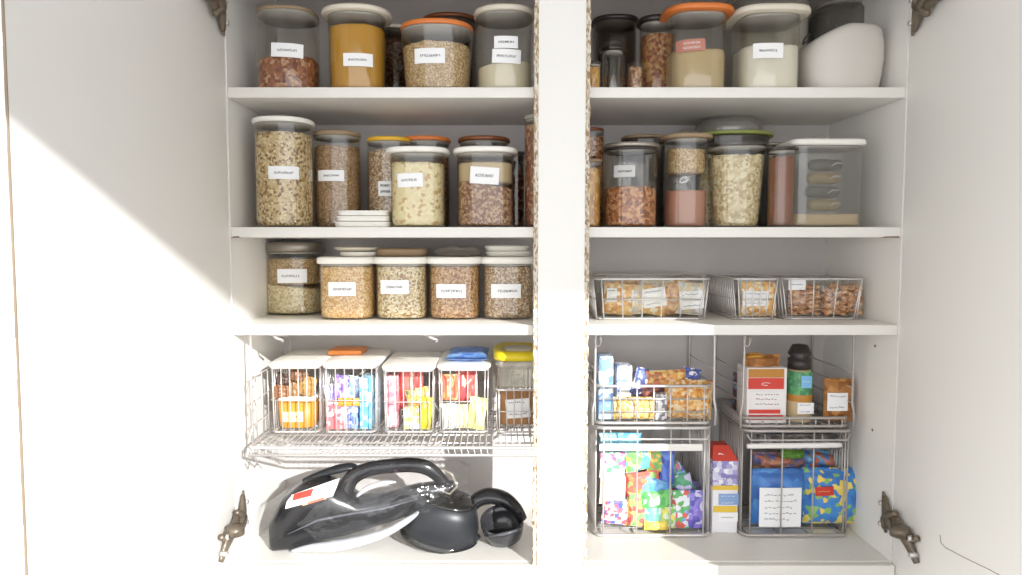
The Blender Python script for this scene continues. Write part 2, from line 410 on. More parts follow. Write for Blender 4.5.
def jar(label, l, r, top, body, Yc, zb, lidm, lidw, fill=None, stick=None, e=3.2, sy=1.0, taper=0.0, glass=None,
        group=None, lidh=None, knob=False, name='storage_jar', cat='jar', lidlab=None, neck=0.0, shape='round', lidround=.35, rim=None):
    """l,r: silhouette px of the body; top: px of the lid top, body: px of the body's top rim"""
    cx = W((l+r)/2, 200, Yc)[0]; zt = W(500, top, Yc - .03)[1]; zr = W(500, body, Yc-.04)[1]
    if lidm: zr = zt - (max(.0052, .42*(zt-zr)) if zb > ZS3+.1 else zt-zr)
    R = PW(r-l, Yc, zb)/2
    back = 0 if e < 2.7 else .2 if e < 3.5 else .55 if e < 5 else .95
    Yw = Yc - R*sy*back; R = PW(r-l, Yw, zb)/2; cx = W((l+r)/2, 200, Yw)[0]
    H = zr - zb
    t = empty(name, (cx, Yc, zb), label, cat, group)
    def rad(z, absz=False):
        fz = (z-zb)/H if absz else z
        fz = max(0, min(1, fz)); k = 1.0
        if fz < .06: k = .93 + .07*math.sqrt(max(0, 1-(1-fz/.06)**2))
        if fz > .93 and neck: k *= 1 - neck*(fz-.93)/.07
        k *= 1 - taper*(1-fz)
        return R*k
    prof = [(R*.2*(1-taper), zb+.0015)] + [(rad(f), zb + .0006 + f*(H-.0006)) for f in (0,.008,.02,.04,.06,.2,.35,.5,.65,.8,.9,.93,.96,.985,1)]
    th = .0016
    prof += [(rad(f)-th, zb+max(f*H, .003)) for f in (1,.96,.93,.8,.5,.2,.06,.03)] + [(R*.2, zb+.003)]
    b = MB(); b.lathe(prof, cx, Yc, 48, e, sy, cap0=True, cap1=True)
    if shape == 'ribbed':
        for f in (.9,.86): b.lathe([(rad(f)+.0002, zb+f*H-.001),(rad(f)+.0014, zb+f*H),(rad(f)+.0002, zb+f*H+.001)], cx, Yc, 48, e, sy, cap0=False, cap1=False)
    b.build('jar_body', glass or GLASS, t)
    # lid
    if lidm:
        LR = PW(lidw, Yw, zb)/2; lh = lidh if lidh else max(.0052, zt-zr)
        z0 = zr+.0003; z1 = z0+lh; rr = lh*lidround
        b = MB()
        b.lathe([(LR*.5, z0), (LR-rr*.4, z0), (LR, z0+rr*.5), (LR, z1-rr), (LR-rr*.3, z1-rr*.3), (LR-rr, z1), (LR-rr-.006, z1), (LR-rr-.008, z1-.0012), (LR*.3, z1-.0012)], cx, Yc, 48, e, sy)
        b.lathe([(rad(1)-th-.0004, z0-.004), (rad(1)-th-.0004, z0-.0002)], cx, Yc, 40, e, sy, mi=1)
        lo = b.build('lid', [lidm, mat('grey lid seal', (168,163,158), .5)], t)
        if lidlab: lo['label'] = lidlab
        if rim:
            b = MB(); b.lathe([(rad(1)+.0002, z0-.006),(rad(1)+.0014, z0-.005),(rad(1)+.0014, z0-.001),(rad(1)+.0002, z0-.0003)], cx, Yc, 40, e, sy, cap0=False, cap1=False)
            b.build('gasket', rim, t)
        if knob:
            b = MB(); b.lathe([(.006, z1-.0012),(.005, z1+.003),(.013, z1+.006),(.014, z1+.010),(.009, z1+.013),(.002, z1+.0135)], cx, Yc, 24)
            b.build('knob', glass or GLASS, lo)
    if stick:
        for i, s in enumerate(stick if isinstance(stick, list) else [stick]):
            kw = {}
            if len(s) > 4: kw = s[4]
            sticker('label', cx, Yc, rad if False else (lambda z, a=False: rad(z, a)), e, sy, s[:4], t, seed=i, **kw)
    if fill:
        for i, fl in enumerate(fill if isinstance(fill, list) else [fill]):
            nm, m, py, flab, fcat = fl[:5]; kw = fl[5] if len(fl) > 5 else {}
            z0 = kw.pop('z0', None); z0 = zb + .0038 if z0 is None else W(500, z0, Yc-R*sy)[1]
            z1 = min(W(500, py, Yc-R*sy)[1], zr-.004)
            ins = kw.pop('inset', .0026)
            mb = fillmesh(cx, Yc, rad, e, sy, z0, z1, seed=l+i, inset=ins, **kw)
            tag(mb.build(nm, m, origin=(cx, Yc, z0)), flab, fcat, kind='stuff')
    return t, cx, R, zr

OATG = 'white-lidded canisters in the front row of the third shelf'
# ---- shelf 1, left bay
jar('clear jar with thin tan lid and reddish nuts, far left of top shelf', 262, 321, 9, 16, .075, ZS1, LIDT, 58,
    ('mixed_nuts', G_WAL, 56, 'reddish brown nuts filling the bottom of the far left top shelf jar', 'nuts', dict(lump=.004, slope=.05)), (271,43,302,57,dict(tilt=-.03)), e=2.6)
jar('clear jar of mustard yellow meal under a cream lid on the top shelf', 331, 388, 9, 20, .075, ZS1, LIDC, 68,
    ('yellow_meal', G_YEL, 23, 'mustard yellow meal packed to the top of its jar', 'meal', dict(lump=.001)), (343,53,372,66), e=2.4, taper=.06)
jar('squat bulging jar of toasted oats under an orange lid on the top left shelf', 402, 474, 24, 35, .08, ZS1, LIDO, 72,
    ('toasted_oats', G_OATT, 41, 'toasted oats heaped in the squat orange lidded jar', 'oats', dict(lump=.003, dish=.003)), (414,48,445,63), e=2.3, taper=.12)
jar('cream lidded clear jar half full of flour beside the centre stile, top shelf', 476, 533, 8, 20, .075, ZS1, LIDC, 61,
    ('cream_flour', G_FLOUR, 61, 'cream flour half filling the jar beside the centre stile', 'flour', dict(slope=.12, lump=.002)),
    [(492,49,521,63,dict(tilt=-.04)), (494,36,518,48)], e=2.3, taper=.05)
jar('dark jar with reddish brown lid standing behind the squat orange lidded jar', 424, 478, 16, 24, .205, ZS1, LIDR, 56,
    ('brown_grain', G_SEED, 40, 'dark grain in the jar behind the orange lidded jar', 'grain'), e=2.3, glass=GLASSD)
jar('shadowy jar of brown grain wedged behind the yellow meal and toasted oats jars', 372, 420, 27, 33, .215, ZS1, LIDC, 50,
    ('brown_grain', G_DARKS, 38, 'brown grain in the shadowy jar behind the yellow meal', 'grain'), e=2.3, glass=GLASSD)
# ---- shelf 1, right bay
jar('tall dark lidded clear jar behind the centre stile on the top right shelf', 592, 634, 16, 25, .19, ZS1, LIDD, 46,
    ('dark_tea', G_TRAIL, 74, 'brown pieces at the bottom of the tall dark lidded jar', 'snack'), e=2.4, glass=GLASSD)
jar('small empty clear jar with glassy lid in front of the tall dark lidded jar', 601, 622, 44, 52, .06, ZS1, GLASSD, 27,
    None, e=2.2, glass=GLASS, name='small_jar', knob=True)
jar('narrow jar of yellow pieces half hidden by the centre stile, top right shelf', 584, 600, 58, 64, .05, ZS1, LIDD, 16,
    ('yellow_pieces', G_PASTA, 66, 'yellow pieces in the narrow jar by the centre stile', 'snack'), e=2.2, name='small_jar')
jar('clear jar of colourful trail mix with black lid on the top right shelf', 638, 672, 15, 27, .13, ZS1, LIDD, 40,
    ('trail_mix', G_TRAIL, 33, 'orange and red trail mix filling the black lidded jar', 'snack', dict(lump=.003)), e=2.6)
jar('small clear tumbler with shiny rim in front of the trail mix jar', 626, 642, 55, 58, .045, ZS1, None, 18,
    ('brown_sugar', G_DARKS, 66, 'brown pieces in the small clear tumbler', 'snack'), e=2.2, name='small_jar')
jar('clear jar with a bright orange lid, half full of beige flour', 666, 722, 8, 21, .08, ZS1, LIDO, 69,
    ('beige_flour', G_BEIG, 48, 'beige flour half filling the bright orange lidded jar', 'flour', dict(lump=.001)),
    (678,39,705,51, dict(tilt=.05, mats=[mat('faded red print label', (190,128,112), .7), STICK], lines=2)), e=3.0)
jar('large white lidded canister of white sugar on the top right shelf', 738, 797, 10, 24, .08, ZS1, LIDC, 76,
    ('white_sugar', G_WHITE, 44, 'white sugar in the large white lidded canister', 'sugar', dict(lump=.001)), (754,43,783,58), e=3.6)
jar('tall canister with pale grey lid standing behind the sugar canister', 728, 800, -4, 8, .22, ZS1, LIDC, 70,
    ('cream_powder', G_WHITE, 20, 'cream powder in the tall canister behind the sugar', 'powder'), e=3.4, glass=FROST)
jar('clear domed glass canister behind the white pitcher, top right corner', 806, 866, 1, 9, .215, ZS1, FROST, 52, None, e=2.4, glass=clear('pale grey glass', (222,220,216), 1.6, .1, .18, (190,186,180)), knob=True, neck=.2)

# white pitcher: bulging rounded box with sloped shoulder, handle slot
cx, _ = W(838, 60, .09); Wd = PW(78, .09, ZS1)
t = empty('pitcher', (cx, .09, ZS1), 'rounded white plastic pitcher at the right end of the top shelf', 'pitcher')
b = MB(); zt = W(500, 24, .05)[1]; H = zt-ZS1
vs, fs = [], []; n = 44; prof = [(0,.80),(.01,.86),(.06,.89),(.25,.95),(.5,1.0),(.7,1.0),(.84,.97),(.93,.94),(.98,.87),(1.0,.76),(1.0,.05)]
for fz, k in prof:
    for i in range(n):
        a = i*2*math.pi/n; c, s = math.cos(a), math.sin(a); q = (abs(c)**2.8+abs(s)**2.8)**(-1/2.8)
        x = Wd/2*k*q*c; y = .062*k*q*s
        z = ZS1 + fz*H
        if x < 0: z -= max(0, fz-.4)*H*.45*(min(1, -x/(Wd/2)))**1.3
        vs.append((cx+x, .09+y, z))
for j in range(len(prof)-1):
    for i in range(n): fs.append((j*n+i, j*n+(i+1)%n, (j+1)*n+(i+1)%n, (j+1)*n+i))
fs += [tuple(range(n))[::-1], tuple((len(prof)-1)*n+i for i in range(n))]
b.add(vs, fs); b.build('pitcher_body', WHITEP, t)
b = MB(); hx, hz = W(806, 38, .06)
b.tube([(hx-.006,.06,hz-.012),(hx-.001,.057,hz-.003),(hx+.007,.06,hz+.008)], [.002,.0045,.002], 8)
b.build('spout_slot', LIDD, t)

# ---- shelf 2, left bay
jar('tall round jar full of ring cereal with white knobbed lid, far left of second shelf', 257, 313, 118, 129, .075, ZS2, LIDW, 59,
    ('ring_cereal', G_PIST, 131, 'pale brown cereal filling the tall far left jar', 'cereal', dict(lump=.002)), (268,166,297,179), e=2.2, knob=True)
jar('round jar of brown grain with dull tan lid behind the stack of white trays', 315, 361, 131, 141, .14, ZS2, LIDT, 46,
    ('brown_grain', G_SEED, 145, 'brown grain in the tan lidded jar on the second shelf', 'grain'), (317,170,344,181), e=2.3)
jar('jar of light brown grain with golden yellow lid on the second shelf', 368, 412, 137, 146, .15, ZS2, LIDY, 44,
    ('light_brown_grain', G_SPEL, 150, 'light brown grain in the yellow lidded jar', 'grain'), (378,181,393,196,dict(lines=2)), e=2.3)
jar('white lidded clear jar of cream coloured chunks on the second shelf', 391, 445, 148, 160, .06, ZS2, LIDW, 63,
    ('cream_chunks', G_CHUNK, 162, 'cream chunks and powder in the white lidded jar', 'snack', dict(lump=.002)), (397,173,423,187,dict(tilt=.03)), e=2.9)
jar('round jar with orange lid behind the cream chunks jar', 402, 450, 137, 146, .18, ZS2, LIDO, 50,
    ('brown_grain', G_DARKS, 150, 'brown grain in the orange lidded rear jar of the second shelf', 'grain'), e=2.3)
jar('white lidded clear jar of hazelnuts with a tilted label on the second shelf', 457, 514, 148, 160, .06, ZS2, LIDW, 64,
    [('hazelnut_mix', G_DARKS, 184, 'hazelnut pieces in the lower part of the tilted label jar', 'nuts', dict(lump=.003, slope=-.15)),
     ('cream_powder', G_BEIG, 162, 'cream powder on top of the hazelnut pieces', 'powder', dict(z0=182, lump=.001, inset=.004))],
    (470,167,499,184,dict(tilt=-.06)), e=2.9)
jar('round jar with copper lid behind the hazelnut jar', 460, 508, 137, 146, .18, ZS2, LIDR, 52,
    ('brown_grain', G_SEED, 150, 'brown grain in the copper lidded rear jar', 'grain'), e=2.3)
jar('smoky jar peeking out between the hazelnut jar and the centre stile', 496, 536, 152, 158, .2, ZS2, LIDD, 40,
    ('brown_grain', G_WAL, 175, 'reddish grain in the smoky jar near the centre stile', 'grain'), e=2.3, glass=GLASSD)
jar('tall narrow jar of reddish brown nuts cut off by the centre stile, second shelf left', 524, 552, 113, 122, .06, ZS2, FROST, 28,
    [('brown_nuts', G_WAL, 124, 'reddish brown nuts in the tall narrow jar by the centre stile', 'nuts', dict(lump=.003))], e=2.3)
# stack of white flat trays
for i in range(3):
    za = ZS2 + .0003 + i*.0102; b = MB()
    cx, _ = W(365.5, 215, .06); hw = PW(53-i*2, .06)/2
    b.lathe([(hw*.8, za),(hw-.002, za+.0004),(hw, za+.003),(hw-.0006, za+.007),(hw+.0012, za+.008),(hw+.0012, za+.0097),(hw-.002, za+.0098),(hw-.003, za+.004+ (0.0 if i == 2 else .0))] + [(hw*.5, za+.004)], cx+(i-1)*.0008, .062, 48, 7, .9)
    tag(b.build('storage_tray', LIDW, origin=(cx, .062, za)), ('flat white plastic tray at the bottom of the small stack of three', 'flat white plastic tray in the middle of the small stack of three', 'flat white plastic tray on top of the small stack of three')[i], 'tray', 'stack of white trays')

# ---- shelf 2, right bay
jar('narrow jar of golden pasta half hidden behind the centre stile, second shelf right', 576, 601, 158, 165, .07, ZS2, LIDT, 27,
    ('golden_pasta', G_PASTA, 168, 'golden pasta pieces in the jar behind the centre stile', 'pasta'), e=2.3)
jar('tall brown jar with cork lid behind the centre stile above the golden pasta', 572, 604, 127, 134, .2, ZS2, LIDR, 30,
    ('brown_grain', G_ALM, 136, 'brown pieces in the tall jar behind the golden pasta', 'snack'), e=2.3)
jar('clear jar one third full of almond pieces with flat grey lid, second shelf right', 604, 656, 143, 153, .07, ZS2, LIDS, 56,
    ('almond_pieces', G_ALM, 188, 'reddish almond pieces in the grey lidded jar', 'nuts', dict(lump=.004, dish=.003)), (615,165,635,177,dict(mats=[mat('faded grey label', (206,204,202), .6), INK])), e=2.3, knob=False, rim=LIDD)
jar('clear jar with dull metal lid standing behind the almond jar', 622, 664, 135, 142, .2, ZS2, LIDT, 44, None, e=2.3, glass=GLASSD)
t_, cx, R, zr = jar('clear jar holding tan flakes above a pink bag, with thin tan lid', 664, 706, 134, 143, .09, ZS2, LIDT, 50,
    [('pink_salt', mat('pink salt', (196,140,118), .7, vary=.15, bump=.3), 190, 'pinkish salt at the bottom of the tan lidded jar', 'salt', dict(lump=.002)),
     ('tan_flakes', G_OATT, 148, 'tan flakes in the upper part of the tan lidded jar', 'flakes', dict(z0=172, lump=.003, inset=.006))], e=2.4, knob=True)
# foil twist inside the jar
b = MB(); rnd = random.Random(11)
fx, fz = W(683, 180, .07)
for k in range(5):
    a = rnd.uniform(0, 6.28); p = Vector((fx, .068, fz))
    b.tube([p+Vector((math.cos(a+j*.7)*.006*(1+.3*j), -.004*rnd.random(), math.sin(a+j)*.007)) for j in range(6)], .0022, 6)
tag(b.build('foil_twist', mat('crumpled foil', (206,206,212), .25, metal=.7), origin=(fx,.068,fz-.01)), 'crumpled silver foil twist inside the tan lidded jar', 'foil')
jar('narrow jar of oat flakes between the tan lidded jar and the tapered oat jar', 697, 716, 146, 152, .12, ZS2, GLASSD, 26,
    ('oat_flakes', G_FLAKE, 154, 'oat flakes in the narrow middle jar', 'oats'), e=2.4, taper=.2)
jar('tapered clear canister full of pale oat flakes, second shelf right', 710, 764, 143, 151, .075, ZS2, GLASS, 60,
    ('oat_flakes', G_FLAKE, 154, 'pale oat flakes filling the tapered canister', 'oats', dict(lump=.003)), e=2.8, taper=.2)
jar('large green rimmed canister standing behind the tapered oat canister', 692, 764, 134, 141, .21, ZS2, LIDG, 80,
    ('dark_beans', mat('dark beans', (40,36,32), .5, bump=.5, bscale=90), 150, 'dark beans in the green rimmed rear canister', 'beans'), e=2.4, glass=GLASSD)
dx, dz = W(728, 131, .19)
t = empty('glass_bowl', (dx, .2, dz), 'upturned clear glass bowl resting on the green rimmed canister', 'bowl')
b = MB(); z0 = W(500, 134, .18)[1] + .0012
b.lathe([(.068,z0),(.0695,z0+.005),(.067,z0+.017),(.058,z0+.029),(.03,z0+.036),(.004,z0+.037),(.004,z0+.035),(.03,z0+.034),(.056,z0+.027),(.064,z0+.016),(.066,z0)], W(728,131,.21)[0], .21, 48, cap0=False, cap1=True)
t.location = (W(728,131,.21)[0], .21, z0); b.build('bowl_body', clear('pale glass', (236,234,230), 2.2, .1, .2, (214,210,204)), t)
b = MB(); b.lathe([(.02,z0+.0372),(.021,z0+.040),(.016,z0+.041),(.015,z0+.0375)], W(728,131,.21)[0], .21, 32, cap0=False, cap1=False); b.build('foot_ring', GLASSD, t)
jar('tall jar of reddish brown pieces beside the square container', 768, 793, 146, 153, .03, ZS2, GLASSD, 30,
    ('reddish_flakes', mat('reddish brown flakes', (150,88,56), .5, bump=.4, bscale=60, vary=.35), 156, 'reddish brown pieces in the tall jar beside the square container', 'snack'), e=2.6)
jar('dark narrow jar behind the reddish brown jar, second shelf right', 760, 782, 142, 148, .2, ZS2, LIDS, 26,
    ('dark_pieces', G_TRAIL, 160, 'dark pieces in the narrow jar behind the reddish brown jar', 'snack'), e=2.3, glass=GLASSD)
t_, cx, R, zr = jar('square clear container with thick white lid, right end of second shelf', 794, 864, 140, 154, .085, ZS2, LIDW, 76,
    ('cream_rice', G_BEIG, 214, 'thin layer of cream grain at the bottom of the square container', 'grain', dict(lump=.001)), None, e=9, sy=.72, lidround=.5, glass=ACR, name='storage_container', cat='container', knob=True)
# wrapped bundles inside the square container
for i, (py, w, cxp) in enumerate(((205,.055,826),(192,.06,824),(178,.056,826),(165,.058,828))):
    x, z = W(cxp, py, .06); b = MB()
    b.tube([(x-w/2, .075, z-.001),(x-w/2+.004,.072,z),(x-.01,.07,z+.001),(x+.012,.07,z),(x+w/2-.004,.073,z+.001),(x+w/2,.076,z)], [.004,.0105,.0118,.0115,.0105,.004], 12)
    b.tube([(x+.006,.0585,z-.002),(x+.014,.0565,z+.003),(x+.026,.058,z+.003)], .0016, 6, mi=1)
    tag(b.build('wrapped_bundle', [mat('bundle wrap %d' % (i % 2), ((176,152,98),(98,92,80))[i % 2], .35, vary=.3, bump=.4, bscale=80), CHROME], origin=(x,.075,z-.011)),
        'olive wrapped bundle, %s in the square container' % ('lowest of the four','second from the bottom','third from the bottom','topmost')[i], 'bundle', 'wrapped bundles in the square container')

# ---- shelf 3, left bay
jar('round clear jar of pale oats with a dull metal lid, far left of third shelf', 266, 322, 242, 252, .225, ZS3, LIDS, 56,
    [('pale_oats', G_PALE, 287, 'pale oats in the lower half of the metal lidded jar', 'oats', dict(lump=.002, slope=-.12)),
     ('brown_oats', G_OATT, 259, 'browner oats above the pale oats in the metal lidded jar', 'oats', dict(z0=285, inset=.006))],
    (277,269,306,283), e=2.4, neck=.04, shape='ribbed')
X3 = [(320,374,257,'golden_grain',G_GOLD,(328,282,356,296),'golden grain','leftmost of the four matching front canisters, full of golden grain under a white lid'),
      (376,427,257,'pale_oats',G_BUCK,(380,280,409,294),'pale speckled oats','second matching front canister from the left, full of pale speckled oats under a white lid'),
      (429,480,257,'brown_muesli',G_MUES,(436,284,466,298),'brown muesli','third matching front canister from the left, full of brown muesli under a white lid'),
      (483,533,257,'speckled_grain',G_SPEL,(491,284,521,298),'speckled grey brown grain','matching front canister beside the centre stile, full of speckled grain under a white lid')]
tops = []
for l, r, tp, nm, m, s, w, lab in X3:
    tops.append(jar(lab, l, r, tp, 264, .13, ZS3, LIDW, r-l+5, (nm, m, 267, w + ' filling its white lidded canister', 'grain', dict(lump=.001)), s, e=3.4, group=OATG))
ZL3 = W(500, 257, .10)[1] + .001
zl = tops[0][3] + .0003 + max(.006, W(500, 257, .10)[1]-tops[0][3])
def on_lid(i, dx=0): return tops[i][1] + dx
# things resting on the lids
x = W(360, 250, .16)[0]
b = MB(); b.lathe([(.03,zl),(.036,zl+.002),(.038,zl+.009),(.036,zl+.0095),(.034,zl+.004),(.01,zl+.003)], x, .15, 40, cap1=True)
tag(b.build('saucer', LIDW, origin=(x,.15,zl)), 'white saucer resting on the golden grain canister', 'saucer')
z2 = zl+.0097
b = MB(); b.lathe([(.03,z2),(.038,z2+.003),(.044,z2+.006),(.044,z2+.008),(.036,z2+.009),(.01,z2+.0105)], x-.004, .15, 40)
tag(b.build('round_lid', LIDC, origin=(x,.15,z2)), 'loose cream round lid lying on the white saucer', 'lid')
x = W(402, 250, .15)[0]
t = empty('serving_dish', (x, .15, zl), 'oval wooden ring dish with amber contents on the pale oats canister', 'dish')
b = MB(); b.lathe([(.042,zl),(.05,zl+.003),(.052,zl+.012),(.049,zl+.0165),(.046,zl+.013),(.044,zl+.005),(.02,zl+.004)], x, .15, 44, 2.4, .7)
b.build('dish_body', LIDT, t)
b = MB(); b.lathe([(.044,zl+.006),(.0445,zl+.012),(.03,zl+.0165),(.008,zl+.0175)], x, .15, 36, 2.4, .7)
b.build('amber_filling', mat('amber glaze', (196,142,56), .25, vary=.3), t)
x = W(458, 250, .15)[0]
def pillow(b, x, y, z, w, h, d, rx=0, ry=0, rz=0, mi=0, N=14, crimp=.1, lump=.0, seed=0):
    """sealed packet: width w, height h, thickness d, standing upright with centre (x,y,z)"""
    M = Matrix.Rotation(rz,3,'Z') @ Matrix.Rotation(ry,3,'Y') @ Matrix.Rotation(rx,3,'X')
    vs, fs = [], []; c = Vector((x,y,z))
    for side in (-1, 1):
        for i in range(N+1):
            for j in range(N+1):
                u, v = -1+2*i/N, -1+2*j/N
                t = (1-abs(u)**4)*max(0, 1-abs(v)**4)
                if abs(v) > 1-crimp: t *= .15
                q = Vector((u*w/2*(1-.05*(1-abs(v)**2)*0 - .03*(1-v*v)), side*d/2*max(.02, t**.6), v*h/2*(1 - .04*(1-u*u)*0)))
                q += Vector((0, side*lump*t*noise.noise(Vector((u*2.5+seed, v*2.5, seed+side*3))), 0))
                if abs(v) > 1-crimp: q.y += .0006*math.sin(u*40)
                vs.append(c + M @ q)
    n1 = (N+1)**2
    for side in (0,1):
        for i in range(N):
            for j in range(N):
                a = side*n1+i*(N+1)+j; f = (a, a+N+1, a+N+2, a+1)
                fs.append(f if side == 0 else f[::-1])
    # close rim
    rim = [i*(N+1) for i in range(N+1)] + [N*(N+1)+j for j in range(1,N+1)] + [i*(N+1)+N for i in range(N-1,-1,-1)] + [j for j in range(N-1,0,-1)]
    for k in range(len(rim)):
        a, b2 = rim[k], rim[(k+1)%len(rim)]; fs.append((a, a+n1, b2+n1, b2)[::-1])
    b.add(vs, fs, mi)
b = MB(); pillow(b, x, .16, zl+.0095, .092, .09, .018, rx=math.pi/2, lump=.004, seed=3)
tag(b.build('flat_packet', mat('silver film', (196,190,184), .3, metal=.4, bump=.4, bscale=40), origin=(x,.16,zl)), 'flat silvery packet lying on the brown muesli canister', 'packet')
for i in range(2):
    x = W(508, 250, .15)[0] - i*.003; za = zl + i*.0112
    b = MB(); b.lathe([(.034,za),(.041,za+.001),(.0425,za+.005),(.0445,za+.0065),(.0445,za+.009),(.041,za+.0105),(.02,za+.0108)], x, .16, 40, 4, .9)
    tag(b.build('plastic_tray', LIDW, origin=(x,.16,za)), ('lower of two flat white squares on the speckled grain canister', 'upper of two flat white squares on the speckled grain canister')[i], 'tray', 'flat white trays on the speckled grain canister')

# ------------------------------------------------------------------ shelf 3, right bay: clear and wire baskets
def rrect(x0, x1, y0, y1, z, r, n=4):
    pts = []
    for cx, cy, a0 in ((x1-r, y0+r, -90), (x1-r, y1-r, 0), (x0+r, y1-r, 90), (x0+r, y0+r, 180)):
        for k in range(n+1):
            a = math.radians(a0 + 90*k/n); pts.append((cx+r*math.cos(a), cy+r*math.sin(a), z))
    return pts
def basket(label, x0, x1, y0, y1, z0, z1, nx=10, ny=7, nz=3, rw=.0022, w=.0013, r=.018, shrink=.0, name='wire_basket', group=None, front_low=None, m=None, cat='basket', bow=.0, diag=0):
    m = m or CHROME
    t = empty(name, ((x0+x1)/2, (y0+y1)/2, z0), label, cat, group)
    b = MB(); b.tube(rrect(x0, x1, y0, y1, z1, r), rw, 6, closed=True); b.build('top_rim', m, t)
    b = MB(); b.tube(rrect(x0+shrink, x1-shrink, y0+shrink, y1-shrink, z0+rw, r), rw, 6, closed=True); b.build('bottom_rim', m, t)
    H = z1-z0
    def side_pt(f, k, z):   # f: 0 front 1 back, k in 0..1
        s = shrink*(1-(z-z0)/H) - bow*math.sin(math.pi*(z-z0)/H)
        return s
    b = MB()
    for i in range(nx+1):
        f = .06+.88*i/nx
        pts = []
        for z in (z1, z0+H*.6, z0+H*.3, z0+w+.001): s = side_pt(0,f,z); pts.append((x0+s+(x1-x0-2*s)*f, y0+s-.0006, z))
        b.tube(pts, w, 5)
    for j in range(1, nz+1):
        z = z0+H*j/(nz+1); s = side_pt(0,0,z); b.tube([(x0+s+r*.6, y0+s, z), (x1-s-r*.6, y0+s, z)], w, 5)
    b.build('front_grid', m, t)
    b = MB()
    for i in range(nx+1):
        f = .06+.88*i/nx; b.tube([(x0+(x1-x0)*f, y1, z1), (x0+(x1-x0)*f, y1-shrink, z0+.001)], w, 5)
    for j in range(1, nz+1):
        z = z0+H*j/(nz+1); b.tube([(x0+r, y1, z), (x1-r, y1, z)], w, 5)
    b.build('back_grid', m, t)
    for sx in (0, 1):
        b = MB(); X = x1 if sx else x0; sg = -1 if sx else 1
        for i in range(ny+1):
            f = .08+.84*i/ny
            pts = []
            for z in (z1, z0+H*.6, z0+H*.3, z0+.001): s = side_pt(0,0,z); pts.append((X+sg*s, y0+(y1-y0)*f, z))
            b.tube(pts, w, 5)
        for j in range(1, nz+1):
            z = z0+H*j/(nz+1); s = side_pt(0,0,z); b.tube([(X+sg*s, y0+r*.6, z), (X+sg*s, y1-r*.6, z)], w, 5)
        if diag:
            for k in range(diag):
                y_ = y0+(y1-y0)*(.1+.8*k/diag); b.tube([(X, y_, z0+H*.05), (X, min(y1-.01, y_+(y1-y0)*.22), z1)], w*.9, 5)
        b.build('side_grid', m, t)
    b = MB()
    for i in range(nx+1):
        f = .06+.88*i/nx; b.tube([(x0+(x1-x0)*f, y0+shrink, z0+.0016), (x0+(x1-x0)*f, y1-shrink, z0+.0016)], w, 5)
    for i in range(3):
        y = y0+(y1-y0)*(.25+.25*i); b.tube([(x0+shrink, y, z0+.0018), (x1-shrink, y, z0+.0018)], w*1.3, 5)
    b.build('bottom_grid', m, t)
    return t
def Xp(px, Y): return W(px, 300, Y)[0]
def Zp(py, Y): return W(500, py, Y)[1]
def packet(name, label, cat, l, t, r, bt, Y, m, d=.02, rz=0, ry=0, rx=0, group=None, stick=None, lump=.004, zfix=None, inner=None, crimp=.1):
    x0, z1 = W(l, t, Y); x1, z0 = W(r, bt, Y)
    if zfix is not None: z1 += zfix - z0; z0 = zfix
    o = empty(name, ((x0+x1)/2, Y, z0), label, cat, group)
    b = MB(); pillow(b, (x0+x1)/2, Y, (z0+z1)/2, x1-x0, z1-z0, d, rx, ry, rz, lump=lump, seed=l*.37, crimp=crimp); b.build('wrapper', m, o)
    if stick: flat_label(o, stick, Y - d/2 - max(.002, lump*.9), rz)
    return o
def flat_label(parent, s, Y, rz=0, tilt=0, mats=None, lines=None, name='label', lab=None):
    """slightly curved paper label at pixel box s"""
    l, t, r, bt = s[:4]; kw = s[4] if len(s) > 4 else {}
    tilt = kw.get('tilt', tilt); lines = kw.get('lines', lines or 2); mats = kw.get('mats', mats)
    X0, Z1 = W(l, t, Y); X1, Z0 = W(r, bt, Y); xm, zm = (X0+X1)/2, (Z0+Z1)/2; w, h = X1-X0, Z1-Z0
    c, sn = math.cos(tilt), math.sin(tilt)
    def pt(u, v, g=0):
        x, z = u*w/2, v*h/2
        return (xm+x*c-z*sn, Y - g + .0015*(u*u), zm+x*sn+z*c)
    b = MB(); N = 6; vs = []; fs = []
    for g in (0, -.0006):
        for i in range(N+1):
            for j in range(2): vs.append(pt(-1+2*i/N, -1+2*j, g))
    for i in range(N): fs.append((i*2, i*2+2, i*2+3, i*2+1)); fs.append(tuple(q+2*(N+1) for q in (i*2, i*2+1, i*2+3, i*2+2)))
    b.add(vs, fs, 0)
    rnd = random.Random(int(l*3+t))
    for k in range(lines):
        vz = .62 - 1.24*(k/(lines-1) if lines > 1 else .5); x = -.75
        while x < rnd.uniform(.4,.75):
            cw = rnd.uniform(.06,.16); hh = min(.16, .5/lines)
            b.tube([pt(x, vz, .0003), pt(x+cw*.5, vz+hh*rnd.uniform(-.6,.9), .0003), pt(x+cw, vz, .0003)], .0006, 4, mi=1); x += cw+rnd.uniform(.03,.1)
    o = b.build(name, mats or [STICK, mat('grey blue print', (110,116,140), .8)], parent)
    if lab: o['label'] = lab
    return o
SN1 = P_('orange snack print', [(230,166,80),(240,196,120),(214,136,56),(250,236,206),(236,178,92)], 70, 'EUCLIDEAN')
SN2 = P_('brown cracker print', [(190,124,70),(212,156,98),(168,98,56),(226,184,132)], 80, 'EUCLIDEAN')
SN3 = P_('pale wrapper print', [(236,232,226),(226,206,170),(210,206,206),(240,214,160)], 60, 'EUCLIDEAN')
def ybase(py, zs):
    """depth Y at which height zs is seen at pixel row py"""
    lo, hi = -.5, .6
    for _ in range(40):
        m_ = (lo+hi)/2
        if W(500, py, m_)[1] > zs: lo = m_   # row maps above the surface: further away
        else: hi = m_
    return (lo+hi)/2
